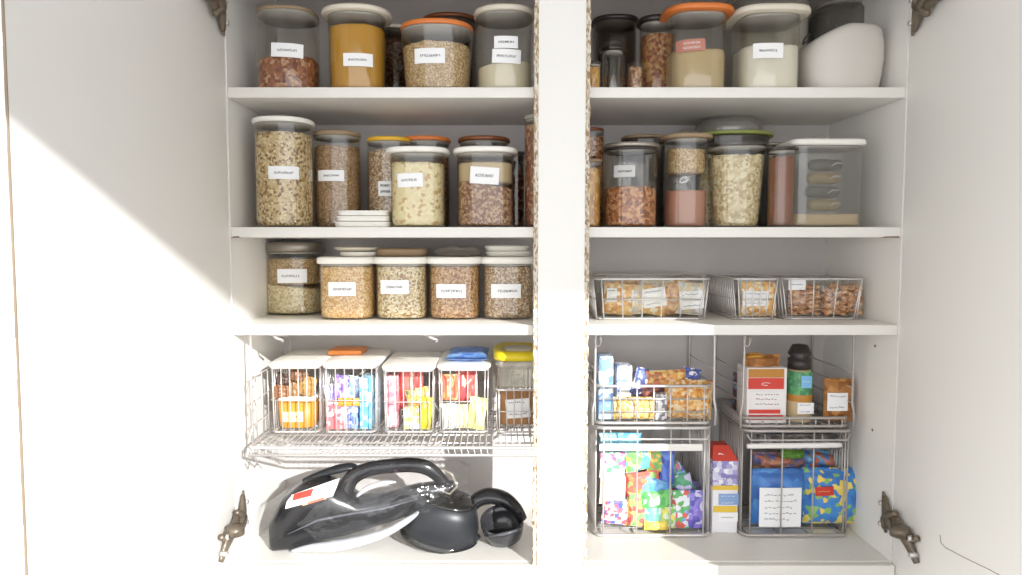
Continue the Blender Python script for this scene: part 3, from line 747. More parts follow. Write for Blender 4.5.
# flipped monotonic check
Y3f = ybase(320, ZS3)
Yf = .075
zt = Zp(279, Yf); 
def b3(label, l, r, **k):
    return basket(label, Xp(l, Yf), Xp(r, Yf), Yf, .27, ZS3+.0005, zt, shrink=.008, **k)
b3('wide low wire basket of small packets beside the centre stile on the third shelf', 594, 711, nx=5, nz=1, ny=10, rw=.0024, w=.0015)
# clear liner inside first basket
def liner(label, l, r, Ya, Yb, za, zb_, name='clear_bin', cat='bin', m=ACR, lipz=.004, e=8):
    x0, x1 = Xp(l, Ya), Xp(r, Ya); cx = (x0+x1)/2; R = (x1-x0)/2; sy = (Yb-Ya)/2/R; cy = (Ya+Yb)/2
    t = empty(name, (cx, cy, za), label, cat)
    b = MB(); b.lathe([(R*.9, za+.0004),(R*.93, za+.002),(R*.96, (za+zb_)/2),(R*.985, zb_-lipz),(R+.0015, zb_-lipz+.001),(R+.0015, zb_),(R-.002, zb_),(R*.965, zb_-lipz),(R*.94,(za+zb_)/2),(R*.91, za+.003),(R*.3, za+.003)], cx, cy, 56, e, sy)
    b.build('bin_body', m, t); return t
liner('clear plastic bin inside the wide wire basket on the third shelf', 599, 706, .086, .262, ZS3+.0045, Zp(274, .086), m=GLASS)
SNG = 'snack packets in the wide third shelf basket'
for i, (l, t, r, bt, m, st, lab) in enumerate((
    (603,283,634,314, SN1, (607,288,617,302), 'orange snack packet with a narrow white label at the left of the wide basket'),
    (624,285,650,314, SN3, (621,290,634,300), 'pale wrapped snack packet second from the left in the wide basket'),
    (640,286,668,314, SN1, (643,288,666,307,dict(tilt=.15)), 'snack packet with a tilted white label in the middle of the wide basket'),
    (664,284,686,315, SN2, None, 'orange brown snack packet without label in the wide basket'),
    (676,283,704,315, SN3, (680,291,704,309,dict(tilt=.08)), 'pale snack packet with a large white label at the right of the wide basket'))):
    packet('snack_packet', lab, 'packet', l, t, r, bt, .112+.006*(i%2), m, .026, ry=(.1,-.12,.18,-.06,.1)[i], group=SNG, stick=st, zfix=ZS3+.008)
for i, (l, r) in enumerate(((606,640),(640,672),(668,702))):
    packet('snack_packet', ('left','middle','right')[i]+' rear snack packet at the back of the wide basket', 'packet', l, 281, r, 312, .17, (SN2,SN3,SN1)[i], .03, ry=.1*(i-1), group='rear snack packets in the wide basket', zfix=ZS3+.008)
b3('square wire basket with dense side wires in the middle of the right third shelf', 735, 780, nx=5, nz=1, ny=14, rw=.0024, w=.0015)
packet('snack_packet', 'orange snack packet with a white label in the square middle basket', 'packet', 741, 281, 776, 315, .105, SN1, .03, stick=(743,291,768,306), zfix=ZS3+.006)
packet('snack_packet', 'pale wrapped packet behind the labelled one in the square middle basket', 'packet', 738, 279, 774, 312, .16, SN3, .03, zfix=ZS3+.006)
basket('shallow wire basket of crackers at the right end of the third shelf', Xp(785,Yf), Xp(866,Yf), Yf, .26, ZS3+.0005, zt, nx=3, nz=0, ny=10, rw=.0022, w=.0014, shrink=.01)
for i, (l, t, r, bt, lab) in enumerate(((787,282,820,316,'clear bag of brown crackers on the left of the right end basket'),(820,281,862,316,'larger clear bag of brown crackers on the right of the right end basket'))):
    o = packet('cracker_bag', lab, 'bag', l, t, r, bt, .115, clear('bag film', (252,250,246), 1.5, .1, .02, bump=.5), .038, group='cracker bags', zfix=ZS3+.008, ry=.05-.1*i)
    x0, z1 = W(l+2, t+5+i*2, .115); x1, _ = W(r-3, 300, .115)
    rnd = random.Random(i)
    nx_ = 4 if i == 0 else 5
    for a in range(nx_):
        for c in range(6 - (a == 0 and i == 1)):
            px_ = x0+(x1-x0)*(a+.5)/nx_; pz = ZS3+.014+c*.0095
            b = MB(); M = Matrix.Rotation(rnd.uniform(-.5,.5),3,'Y') @ Matrix.Rotation(rnd.uniform(-.3,.6),3,'X')
            tmp = MB(); tmp.box(-.0075,.0075,-.009,.009,-.0035,.0035,bev=.0015)
            b.add([Vector((px_, .112+rnd.uniform(-.006,.004), pz)) + M @ Vector(v) for v in tmp.v], tmp.f)
            tag(b.build('cracker', SN2, origin=(px_,.112,pz)), 'small brown cracker inside the %s cracker bag' % ('left','larger right')[i], 'cracker', 'crackers in the %s bag' % ('left','right')[i])
flat_label(bpy.data.objects['cracker_bag'], (789,279,806,290), .098, lines=1)

# ------------------------------------------------------------------ shelf 4, left bay: wire rack with lidded baskets
ZR = Zp(432, .075) - .002
t = empty('wire_rack', (W(392,440,.1)[0], .12, ZR), 'chromed wire rack hung under the third shelf, carrying five lidded baskets', 'rack')
xa, xb = XL+.028, Xp(548, 0)
b = MB(); b.tube(rrect(xa, xb, -.012, .262, ZR-.0035, .012), .003, 6, closed=True)
b.tube([(xa, -.016, ZR-.016), (xb, -.016, ZR-.016)], .0026, 6)
for x in (xa, xb): b.tube([(x, -.012, ZR-.003), (x, -.016, ZR-.016)], .0026, 6)
b.build('rack_frame', CHROME, t)
b = MB(); n = 46
for i in range(n): 
    x = xa+.006+(xb-xa-.012)*i/(n-1); b.tube([(x, .26, ZR-.0015), (x, -.010, ZR-.0015), (x+.004, -.016, ZR-.014)], .0011, 5)
for i in range(5):
    y = .02+i*.055; b.tube([(xa, y, ZR-.004), (xb, y, ZR-.004)], .0018, 5)
b.build('rack_grid', CHROME, t)
# side panel with scrolls, hooks to the shelf above
ZU = ZS3-ST
for X, sg, nm in ((xa, 1, 'left'), (xb, -1, 'right')):
    b = MB()
    for y in (.01, .25): b.tube([(X, y, ZR-.004), (X, y, ZU-.002)], .0022, 6)
    for z in (ZR+.03, ZR+.075, ZR+.12): b.tube([(X, .01, z), (X, .25, z)], .0012, 5)
    for k in range(7): b.tube([(X, .035+k*.034, ZR), (X, .03+k*.034, ZR+.12)], .0012, 5)
    for k in range(3):
        zc = ZR+.02+k*.045
        b.tube([(X+sg*.002, .01+.014*math.cos(a*.6)*(1-.05*a), zc+.014*math.sin(a*.6)*(1-.05*a)) for a in range(12)], .0012, 5)
    b.build('side_frame', CHROME, t)
b = MB()
for x in (Xp(279,.02), Xp(433,.02)):
    b.tube([(x-.01,.03,ZU-.0015),(x-.008,.012,ZU-.003),(x,.004,ZU-.006),(x+.008,.008,ZU-.01),(x+.006,.02,ZU-.014)], .0026, 6)
    b.tube([(x-.016,.02,ZU-.002),(x+.016,.02,ZU-.002)], .003, 6)
for y in (.03,.15): b.tube([(xa, y, ZU-.002),(xb, y, ZU-.002)], .0022, 6)
b.build('hanging_hook', CHROME, t)
# tangled lower bracket on the left
b = MB()
b.tube([(xa,-.008,ZR-.004),(xa+.004,-.006,ZR-.02),(xa+.012,.0,ZR-.032),(xa+.004,.006,ZR-.045),(xa-.008,.01,ZR-.036)], .0018, 6)
b.tube([(xa+.02,-.006,ZR-.012),(xa+.03,.0,ZR-.022),(xa+.05,.01,ZR-.04)], .0014, 6)
b.build('bracket', WIRED, t)

BF = .072; BB = .262
def lidded(label, l, r, ltop, lidmats, group, prop=None, cover=True):
    zt = Zp(ltop+6, BF)
    x0, x1 = Xp(l, BF), Xp(r, BF)
    o = basket(label, x0, x1, BF, BB, ZR+.0005, zt, nx=5, ny=12, nz=1, shrink=.002, rw=.002, w=.0012, r=.01, group=group, bow=0)
    if cover:
        b = MB(); cx = (x0+x1)/2; R = (x1-x0)/2+.006; cy = (BF+BB)/2; sy = ((BB-BF)/2+.006)/R
        b.lathe([(R-.004, zt+.0016),(R-.0005, zt+.002),(R, zt+.004),(R-.001, zt+.0075),(R-.004, zt+.0095),(R*.5, zt+.0105)], cx, cy, 48, 8, sy)
        b.build('lid', lidmats, o)
    # clear inner wall behind front wires
    return o, x0, x1, zt
LG = 'lidded wire baskets on the hanging rack'
A1 = lidded('leftmost lidded wire basket on the hanging rack, holding orange and brown packets', 268, 317, 362, LIDW, LG)
A2 = lidded('second lidded wire basket from the left, holding purple, blue and red packets', 322, 374, 362, LIDW, LG)
A3 = lidded('middle lidded wire basket on the hanging rack, holding red and yellow packets', 382, 432, 365, LIDW, LG)
A4 = lidded('lidded wire basket with a blue packet lying on its lid', 438, 488, 364, LIDW, LG)
A5 = lidded('open wire basket beside the centre stile on the hanging rack', 496, 540, 384, LIDW, None, cover=False)
def carton(name, label, cat, l, t, r, bt, Y, d, m, zfix=None, group=None, rz=0, stick=None, top=None, bev=.0012):
    x0, z1 = W(l, t, Y); x1, z0 = W(r, bt, Y)
    if zfix is not None: z0 = zfix
    o = empty(name, ((x0+x1)/2, Y+d/2, z0), label, cat, group)
    b = MB(); b.box(x0, x1, Y, Y+d, z0, z1, bev=bev); b.build('carton_body', m, o)
    if top:
        b = MB(); b.box(x0+.001, x1-.001, Y-.0006, Y+d, z1-.0005, z1+.003, bev=.0008); b.build('flap', top, o)
    for s in (stick or []): flat_label(o, s, Y-.0022)
    if rz: o.rotation_euler.z = rz
    return o
zc = ZR+.0045
ORP = mat('orange tub', (226,160,62), .4, vary=.12)
# basket 1: orange tub with white lid, brown bits above
x0, x1 = Xp(273,.09), Xp(312,.09); cx = (x0+x1)/2; R = (x1-x0)/2; z1 = Zp(401,.09)
t = empty('food_tub', (cx, .125, zc), 'orange tub with a white lid in the leftmost lidded basket', 'tub')
b = MB(); b.lathe([(R*.88, zc),(R*.92, zc+.002),(R, z1),(R*.9, z1)], cx, .09+R, 40, 4); b.build('tub_body', ORP, t)
b = MB(); b.lathe([(R+.001, z1),(R+.001, z1+.004),(R-.003, z1+.006),(R*.4, z1+.006)], cx, .09+R, 40, 4); b.build('lid', WBAR, t)
flat_label(t, (283,412,303,422,dict(lines=1, mats=[mat('cream print', (246,222,170), .6), mat('brown print', (170,110,60), .7)])), .0865)
rnd = random.Random(5)
for i, (l, tp, r, bt, c) in enumerate(((272,385,290,400,(168,120,84)),(288,380,304,398,(190,144,96)),(298,376,316,396,(206,160,96)),(275,374,292,388,(92,70,60)),(290,370,308,382,(150,106,76)))):
    packet('small_packet', ('small brown packet at the left on the orange tub','small tan packet in the middle on the orange tub','small golden packet at the right on the orange tub','small dark packet at the upper left above the orange tub','small dull brown packet topmost above the orange tub')[i],
           'packet', l, tp, r, bt, .105+.012*(i%2), mat('small packet %d' % i, c, .4, vary=.3), .022, ry=rnd.uniform(-.5,.5), group='small packets above the orange tub', lump=.005)
# basket 2
carton('carton', 'pink red carton low at the left of the second lidded basket', 'carton', 326, 402, 347, 428, .085, .03, P_('pink red print', [(226,92,98),(240,150,150),(214,70,84),(250,220,220)], 60), zfix=zc)
carton('carton', 'blue and white carton low in the middle of the second lidded basket', 'carton', 348, 405, 358, 428, .09, .03, P_('blue white print', [(64,96,196),(120,150,226),(236,240,250)], 60), zfix=zc)
carton('carton', 'sky blue carton standing at the right of the second lidded basket', 'carton', 359, 378, 371, 428, .088, .06, P_('sky blue print', [(96,190,224),(150,214,236),(222,240,246),(70,166,214)], 50), zfix=zc)
packet('small_packet', 'purple packet in the upper middle of the second lidded basket', 'packet', 334, 375, 349, 402, .095, P_('purple print', [(112,78,178),(150,120,206),(206,190,236)], 60), .02, ry=.1)
packet('small_packet', 'lilac and white packet at the upper left of the second lidded basket', 'packet', 324, 384, 338, 402, .11, P_('lilac print', [(210,204,236),(240,240,246),(170,170,220)], 60), .02, ry=-.2)
packet('small_packet', 'pale blue packet at the upper right of the second lidded basket', 'packet', 346, 376, 362, 400, .115, P_('pale blue print', [(176,206,236),(226,236,244),(120,170,220)], 60), .02, ry=.2)
packet('small_packet', 'thin orange packet lying above the pink red carton', 'packet', 338, 398, 360, 406, .082, mat('thin orange print', (236,160,60), .4), .01)
# basket 3
packet('small_packet', 'tall red packet at the back of the middle lidded basket', 'packet', 398, 368, 424, 412, .13, P_('red stripe print', [(214,84,72),(196,62,58),(236,150,130)], 50, stretch=(1,1,.2)), .03, zfix=zc+.03)
carton('carton', 'pink carton standing at the left of the middle lidded basket', 'carton', 386, 376, 398, 422, .1, .04, P_('pink print', [(232,150,160),(246,206,210),(214,110,130)], 50), zfix=zc)
packet('small_packet', 'bright yellow packet standing at the right of the middle lidded basket', 'packet', 420, 396, 432, 428, .088, mat('bright yellow print', (236,216,64), .35, vary=.2), .02, ry=.12, zfix=zc)
carton('carton', 'grey carton with yellow print low in the middle lidded basket', 'carton', 404, 408, 419, 428, .085, .03, P_('grey yellow print', [(214,216,220),(236,206,90),(190,196,206),(240,240,240)], 60), zfix=zc)
packet('small_packet', 'crumpled yellow and orange packet in the upper part of the middle lidded basket', 'packet', 406, 388, 430, 406, .1, P_('yellow orange print', [(240,200,80),(232,140,60),(246,232,160),(120,130,80)], 60), .025, ry=-.2, lump=.006)
# basket 4
packet('small_packet', 'orange packet at the left of the blue topped basket', 'packet', 441, 374, 458, 400, .1, P_('orange red print', [(232,140,76),(214,90,60),(246,196,140)], 50, stretch=(1,1,.3)), .025)
packet('small_packet', 'red packet in the upper middle of the blue topped basket', 'packet', 455, 370, 478, 402, .12, P_('deep red print', [(206,60,56),(226,110,90),(236,170,150),(180,50,60)], 50, stretch=(1,1,.3)), .03)
packet('small_packet', 'pale yellow packet standing at the right of the blue topped basket', 'packet', 468, 396, 486, 428, .088, P_('pale yellow print', [(240,236,140),(246,244,190),(222,214,110)], 40), .022, ry=.15, zfix=zc)
packet('small_packet', 'grey and cream packet low at the left of the blue topped basket', 'packet', 442, 402, 458, 428, .09, P_('grey cream print', [(206,206,204),(236,226,190),(180,186,190)], 60), .02, ry=-.1, zfix=zc)
packet('small_packet', 'cream packet low in the middle of the blue topped basket', 'packet', 456, 404, 470, 428, .095, P_('cream print', [(240,226,186),(226,200,140),(246,240,220)], 60), .02, zfix=zc)
# things on the lids
zl4 = A4[3]+.0108
x = Xp(468,.15)
b = MB(); pillow(b, x, .165, zl4+.007, .082, .15, .014, rx=math.pi/2, lump=.004, seed=8)
tag(b.build('flat_packet', P_('cobalt film', [(58,110,206),(80,136,222),(120,170,236)], 24), origin=(x,.165,zl4)), 'blue packet lying flat on the lid of the fourth basket', 'packet')
zl2 = A2[3]+.0108; x = Xp(350,.2); b = MB(); b.box(x-.038, x+.03, .16, .23, zl2, zl2+.009, bev=.002)
tag(b.build('slim_carton', mat('slim orange card', (232,142,66), .4), origin=(x,.19,zl2)), 'slim orange carton lying on the lid of the second basket', 'carton')
# basket 5: brown paper bag with a white label, white box, yellow lidded tub on it
o = empty('paper_bag', (Xp(517,.1), .11, zc), 'crumpled brown paper bag with a white label in the basket by the centre stile', 'bag')
b = MB(); x0, x1 = Xp(500,.1), Xp(534,.1); z1 = Zp(392,.1); pillow(b, (x0+x1)/2, .12, (zc+z1)/2, x1-x0, z1-zc, .05, lump=.01, seed=2, crimp=.05); b.build('bag_body', PAPER, o)
flat_label(o, (506,399,530,418,dict(tilt=.08)), .086)
zt5 = A5[3]+.0018
x0, x1 = Xp(496,BF), Xp(542,BF); cx = (x0+x1)/2; R = (x1-x0)/2; z1 = Zp(362, BF)
t = empty('storage_container', (cx, .14, zt5), 'clear tub with thick bright yellow lid on the basket beside the centre stile', 'container')
b = MB(); b.lathe([(R*.9,zt5),(R*.95,zt5+.004),(R*.98,z1-.012),(R+.002,z1-.011),(R+.002,z1)], cx, .145, 48, 5, 1.6); b.build('tub_body', FROST, t)
b = MB(); z2 = z1+.001; zt_ = z2+.017
b.lathe([(R+.001,z2),(R+.005,z2+.002),(R+.005,z2+.012),(R,zt_),(R*.75,zt_),(R*.7,zt_-.003),(R*.3,zt_-.003)], cx, .145, 48, 5, 1.6); b.build('lid', LIDYY, t)
b = MB(); b.lathe([(R*.62,zt_-.0028),(R*.6,zt_-.0005),(R*.3,zt_)], cx, .145, 48, 4, 1.4); b.build('lid_inset', LIDC, t)['label'] = 'cream oval inset of the lid'

# ------------------------------------------------------------------ shelf 4, right bay: stacked baskets
SF = .105; SB = .275
def stackb(label, l, rr_, py0, py1, z0=None, **k):
    z0 = Zp(py0, SF) if z0 is None else z0
    return basket(label, Xp(l, SF), Xp(rr_, SF), SF, SB, z0, Zp(py1, SF), **k)
ZFL = ZF
ztl = Zp(428, SF)
low_l = stackb('lower left wire basket, packed with bright green, red and blue packets', 598, 714, 533, 428, z0=ZF+.0008, nx=3, ny=13, nz=0, diag=6, rw=.0036, w=.0019, r=.016)
up_l = stackb('upper left wire basket with pasta bags and cartons, stacked on the packed lower basket', 597, 713, 424, 386, z0=ztl+.0072, nx=6, ny=12, nz=2, rw=.003, w=.0016, r=.014)
def posts(t, l, r, z0, z1, m=CHROME, extra=()):
    """tall arched wire frame around an upper basket"""
    xa_, xb_ = Xp(l,SF), Xp(r,SF); y0, y1 = SF-.0055, SB+.004
    for y in (y0, y1):
        b = MB()
        b.tube([(xa_-.003,y,z0),(xa_-.004,y,z0+.03),(xa_,y,z0+.05),(xa_+.001,y,z1-.012),(xa_+.008,y,z1-.003)] , .0026, 6); b.build('upright', m, t); b = MB()
        b.tube([(xb_+.003,y,z0),(xb_+.004,y,z0+.03),(xb_,y,z0+.05),(xb_-.001,y,z1-.012),(xb_-.008,y,z1-.003)] , .0026, 6)
        b.build('upright', m, t)
    b = MB(); b.tube([(xa_+.008,y1,z1-.003),(xb_-.008,y1,z1-.003)], .0022, 6)
    for sx, x in ((1,xa_),(-1,xb_)):
        b.tube([(x+sx*.008,y0,z1-.003),(x+sx*.004,(y0+y1)/2,z1-.006),(x+sx*.008,y1,z1-.003)], .002, 6)
        for k in range(3): b.tube([(x,y0,z0+.05+.03*k),(x,y1,z0+.05+.03*k)], .0012, 5)
    b.build('top_rail', m, t)
    b = MB(); x = xa_+.006
    b.tube([(x+.008*math.cos(a*.75)*(1-.04*a), y0-.001, z1-.022+.010*math.sin(a*.75)) for a in range(13)], .0018, 6)
    b.build('scroll', m, t)
    return t
posts(up_l, 595, 715, ztl+.0072, ZS3-ST-.003)
# white strip and lower top band of the lower left basket
t = empty('label_strip', (Xp(652,SF), SF-.008, Zp(446,SF)), 'white plastic strip across the front of the packed lower left basket', 'strip')
b = MB(); b.box(Xp(600,SF), Xp(704,SF), SF-.008, SF-.003, Zp(450,SF), Zp(443,SF), bev=.0015); b.build('strip_body', WBAR, t)
b = MB(); 
for px in (612, 692): b = MB(); b.tube([(Xp(px,SF), SF-.0045, Zp(446,SF)), (Xp(px,SF), SF-.001, Zp(440,SF)), (Xp(px,SF), SF+.0005, Zp(430,SF))], .0014, 6); b.build('clip', CHROME, t)
low_r = stackb('lower right wire basket holding large blue and yellow bags', 748, 856, 533, 431, z0=ZF+.0008, nx=3, ny=13, nz=0, diag=6, rw=.0034, w=.0018, r=.016, m=WIRED)
ztr = Zp(431, SF)
up_r = stackb('upper right wire tray with boxes and a jar, stacked on the lower right basket', 746, 852, 425, 418, z0=ztr+.007, nx=7, ny=12, nz=0, rw=.003, w=.0015, r=.014, m=WIRED)
posts(up_r, 744, 854, ztr+.007, ZS3-ST-.003, WIRED)
t = empty('label_strip', (Xp(796,SF), SF-.008, Zp(446,SF)), 'white rounded bar across the front of the lower right basket', 'strip')
b = MB(); y = SF-.0075; b.tube([(Xp(753,SF),y,Zp(445,SF)),(Xp(755,SF),y,Zp(445,SF)),(Xp(837,SF),y,Zp(444,SF)),(Xp(840,SF),y,Zp(444,SF))], [.003,.0052,.0052,.003], 10); b.build('bar', WBAR, t)
b = MB()
for px in (768, 826): b = MB(); b.tube([(Xp(px,SF), SF-.004, Zp(445,SF)), (Xp(px,SF), SF+.0005, Zp(434,SF))], .0014, 6); b.build('clip', WIRED, t)

for px0, px1, M_, py in ((600,712,CHROME,439),(750,854,WIRED,440)):
    b = MB(); b.tube([(Xp(px0,SF), SF-.001, Zp(py-6,SF)),(Xp(px0+3,SF), SF-.0015, Zp(py,SF)),(Xp(px1-3,SF), SF-.0015, Zp(py,SF)),(Xp(px1,SF), SF-.001, Zp(py-6,SF))], .0022, 6)
    b.build('front_band', M_, low_l if M_ is CHROME else low_r)
# contents, upper left basket
zu = ztl+.0072+.005
BLW = P_('light blue carton print', [(112,160,214),(176,208,236),(236,240,244),(86,126,190)], 40)
carton('carton', 'tall light blue carton at the left of the upper left basket', 'carton', 599, 358, 613, 412, .125, .05, BLW, zfix=zu, top=BLW)
carton('carton', 'white carton stack with blue marks behind the pasta bag', 'carton', 617, 366, 632, 392, .16, .05, P_('white blue mark print', [(240,240,240),(236,236,240),(120,140,200),(246,244,240)], 60), zfix=zu)
packet('pasta_bag', 'clear bag of pale yellow pasta at the left front of the upper left basket', 'bag', 613, 397, 656, 419, .13, cells('pasta through film', [(240,206,140),(232,190,114),(248,226,176),(222,176,96)], 150, .3, .8, stretch=(1,1,.6)), .04, lump=.004, zfix=zu)
packet('pasta_bag', 'clear bag of orange shell pasta at the right front of the upper left basket', 'bag', 664, 380, 712, 419, .135, cells('shells through film', [(232,170,92),(244,206,146),(216,140,66),(250,226,190)], 95, .3, .9), .045, lump=.008, zfix=zu, ry=.04)
carton('carton', 'small grey white carton with window low in the middle of the upper left basket', 'carton', 656, 394, 667, 419, .118, .02, P_('small window print', [(214,216,222),(120,116,120),(236,236,240)], 70), zfix=zu)
packet('small_packet', 'navy and white packet at the upper middle of the upper left basket', 'packet', 633, 368, 652, 396, .16, P_('navy white print', [(58,66,128),(226,228,236),(90,110,180)], 50), .025, ry=.3)
packet('small_packet', 'orange and yellow packet lying along the top of the upper left basket', 'packet', 646, 370, 686, 386, .15, P_('orange yellow print', [(226,150,60),(200,96,50),(240,200,110),(160,100,60)], 60), .03, ry=-.05, lump=.006)
packet('small_packet', 'blue and white packet at the top right of the upper left basket', 'packet', 682, 368, 700, 384, .16, P_('blue fleck print', [(64,86,170),(230,232,240),(40,56,130)], 60), .03, ry=.2)
packet('small_packet', 'dark red packet behind the orange shell pasta', 'packet', 640, 384, 664, 400, .155, P_('maroon print', [(120,56,50),(90,50,60),(160,90,60)], 60), .03)
packet('small_packet', 'rusty red packet at the right side of the upper left basket', 'packet', 690, 382, 710, 410, .2, P_('rust print', [(180,90,70),(150,70,56),(210,130,100)], 40, stretch=(1,1,.3)), .03)

# contents, lower left basket: many colourful packets
RB = ZF+.009
cfg = [
 (600,432,642,452, .15, [(70,170,220),(110,200,236),(160,220,240)], 30, 'sky blue packet along the top edge of the packed lower left basket', 0),
 (600,452,626,478, .125, [(236,240,240),(226,90,150),(244,244,246),(90,190,120)], 50, 'white packet with pink marks at the upper left of the packed basket', .05),
 (624,446,654,470, .13, [(240,216,60),(110,190,90),(246,236,150),(80,180,200)], 45, 'yellow and green packet in the upper middle of the packed basket', -.2),
 (648,450,666,472, .128, [(246,200,70),(232,120,70),(120,190,90)], 50, 'yellow and orange packet beside the blue tube shaped one', .1),
 (660,450,674,484, .125, [(50,80,200),(80,120,226),(30,60,170)], 30, 'deep blue upright packet in the middle of the packed basket', 0),
 (666,464,690,500, .15, [(96,84,200),(130,200,230),(220,90,120),(80,170,90)], 50, 'violet and teal packet slanting at the right of the packed basket', -.6),
 (600,474,626,504, .122, [(246,240,230),(236,210,170),(244,244,244)], 40, 'cream white packet at the left middle of the packed basket', .05),
 (624,472,660,494, .122, [(226,70,60),(236,120,60),(120,190,80),(240,90,70)], 45, 'red and orange packet in the centre of the packed basket', -.15),
 (640,478,668,500, .118, [(70,150,226),(110,180,236),(60,110,200)], 40, 'bright blue packet fanned beside the red and orange packet', .4),
 (602,498,630,524, .12, [(240,236,236),(214,70,90),(60,80,180),(246,240,240)], 60, 'white packet with red and navy marks at the lower left', .08),
 (626,492,646,526, .117, [(222,70,70),(110,190,90),(236,150,80),(240,210,100)], 55, 'red and green packet standing low at the left middle', .06),
 (640,490,672,508, .112, [(80,190,80),(110,206,100),(230,244,230),(60,170,70)], 40, 'green packet lying across the middle of the packed basket', -.05),
 (644,504,662,526, .114, [(90,200,170),(130,216,190),(220,240,230)], 45, 'mint green packet at the bottom centre of the packed basket', 0),
 (660,504,676,528, .116, [(110,196,80),(230,240,210),(236,220,90)], 50, 'lime and white packet at the bottom right of centre', .05),
 (672,490,690,528, .118, [(236,240,246),(80,180,90),(226,80,70),(120,160,230)], 50, 'white and green packet low beside the violet boxes', 0),
 (684,490,704,528, .12, [(90,76,190),(130,110,214),(60,60,170),(206,206,240)], 45, 'violet blue packet at the lower right corner of the packed basket', .03),
 (644,520,668,530, .11, [(240,210,70),(236,190,60)], 30, 'small yellow packet at the very bottom of the packed basket', 0),
 (674,474,692,494, .135, [(120,110,210),(70,160,110),(206,200,236)], 45, 'lilac packet above the white and green one in the packed basket', -.2),
]
for i, (l, t_, r, bt, Y, cols, sc_, lab, ry) in enumerate(cfg):
    packet('snack_packet', lab, 'packet', l, t_, r, bt, Y+.012, P_('packet print %d' % i, cols, sc_, 'EUCLIDEAN' if i % 3 else 'CHEBYCHEV'), .018, ry=ry, group='packets in the packed lower left basket', lump=.004, crimp=.07,
           stick=None)
for i, (l, t_, r, bt) in enumerate(((602,460,640,528),(640,470,676,528),(674,492,704,528))):
    packet('snack_packet', ('large pale packet at the back left of the packed basket','large pale green packet at the back middle of the packed basket','large grey violet packet at the back right of the packed basket')[i], 'packet', l, t_, r, bt, .185, mat('rear packet %d' % i, ((226,222,214),(170,206,160),(150,146,196))[i], .4, vary=.3), .05, group='large rear packets in the packed basket', zfix=RB+.001)

# tall tub between the stacks
Yt = .125
x0, x1 = Xp(716,Yt), Xp(742,Yt); zA, zB, zC, zD = ZF+.0005, Zp(487,Yt), Zp(461,Yt), Zp(448,Yt)
t = empty('food_box', ((x0+x1)/2, Yt+.03, ZF), 'tall white, yellow and purple box with a red top between the two basket stacks', 'box')
b = MB(); b.box(x0, x1, Yt, Yt+.07, zA, zB, bev=.0015); b.build('lower_panel', mat('white carton', (238,236,240), .5), t)
b = MB(); b.box(x0+.0003, x1-.0003, Yt+.0003, Yt+.07, zB, zC, bev=.0012); b.build('upper_panel', P_('lavender scene print', [(120,110,180),(206,206,230),(160,150,206),(236,236,244)], 50), t)
b = MB(); b.add([(x0,Yt,zC),(x1,Yt,zC),(x1,Yt+.07,zC),(x0,Yt+.07,zC),(x0+.006,Yt+.02,zD),(x1-.014,Yt+.02,zD),(x1-.014,Yt+.05,zD),(x0+.006,Yt+.05,zD)],
      [(0,3,2,1),(4,5,6,7),(0,1,5,4),(1,2,6,5),(2,3,7,6),(3,0,4,7)], 0, False); b.build('top', mat('red plastic top', (214,72,56), .4), t)
b = MB(); b.tube([(x0+.006,Yt+.008,zC+.006),(x0+.016,Yt+.01,zC+.012),(x1-.012,Yt+.008,zC+.006)], .0016, 6); b.build('slot', WBAR, t)
b = MB(); b.box(x0-.0002, x1+.0002, Yt-.0009, Yt-.0001, zB-.006, zB+.003); b.build('yellow_band', mat('yellow band', (232,196,70), .5), t); b = MB(); b.box(x0+.002, x1-.002, Yt-.0009, Yt-.0001, Zp(512,Yt), Zp(506,Yt)); b.build('yellow_band', mat('yellow band', (232,196,70), .5), t)
flat_label(t, (719,494,739,505,dict(mats=[mat('pale blue print area', (140,170,214), .5), STICK], lines=2)), Yt-.0022)
flat_label(t, (719,513,738,522,dict(mats=[STICK, INK], lines=1)), Yt-.0022)

# contents upper right tray
zr_ = ztr+.007+.005
Yb = .118
x0, x1 = Xp(749,Yb), Xp(789,Yb)
t = empty('cereal_box', ((x0+x1)/2, Yb+.03, zr_), 'red and white box with a brown clipped inner bag in the upper right tray', 'box')
b = MB(); b.box(x0, x1, Yb, Yb+.06, zr_, Zp(368,Yb), bev=.001); b.build('box_body', mat('white box card', (240,236,234), .5), t)
REDP = mat('red box print', (216,66,52), .45)
for a, c in ((389,378),(420,415)): b = MB(); b.box(x0+.002, x1-.006, Yb-.0008, Yb-.0001, Zp(a,Yb), Zp(c,Yb)); b.build('red_panel', REDP, t)
b = MB(); b.box(x0+.004, x1-.012, Yb-.0008, Yb-.0001, Zp(413.5,Yb), Zp(409.5,Yb)); b.build('red_panel', REDP, t)
b = MB(); b.box(x0+.002, x1-.006, Yb-.0008, Yb-.0001, Zp(377.5,Yb), Zp(369,Yb)); b.build('golden_panel', mat('golden brown panel', (196,134,52), .5), t)
b = MB(); b.tube([((x0+x1)/2+math.cos(a)*.009-.002, Yb-.0012, Zp(384,Yb)+math.sin(a)*.0028) for a in [i*.5 for i in range(1,11)]], .0007, 5); b.build('emblem', STICK, t)
flat_label(t, (752,392,785,407,dict(mats=[mat('white print area', (242,240,238), .5), mat('red grey print', (160,70,80), .7)], lines=3)), Yb-.0022)
b = MB(); pillow(b, (x0+x1)/2-.001, Yb+.03, Zp(364,Yb), (x1-x0)*.96, .03, .03, lump=.006, seed=4, crimp=.3); b.build('inner_bag', KRAFT, t)
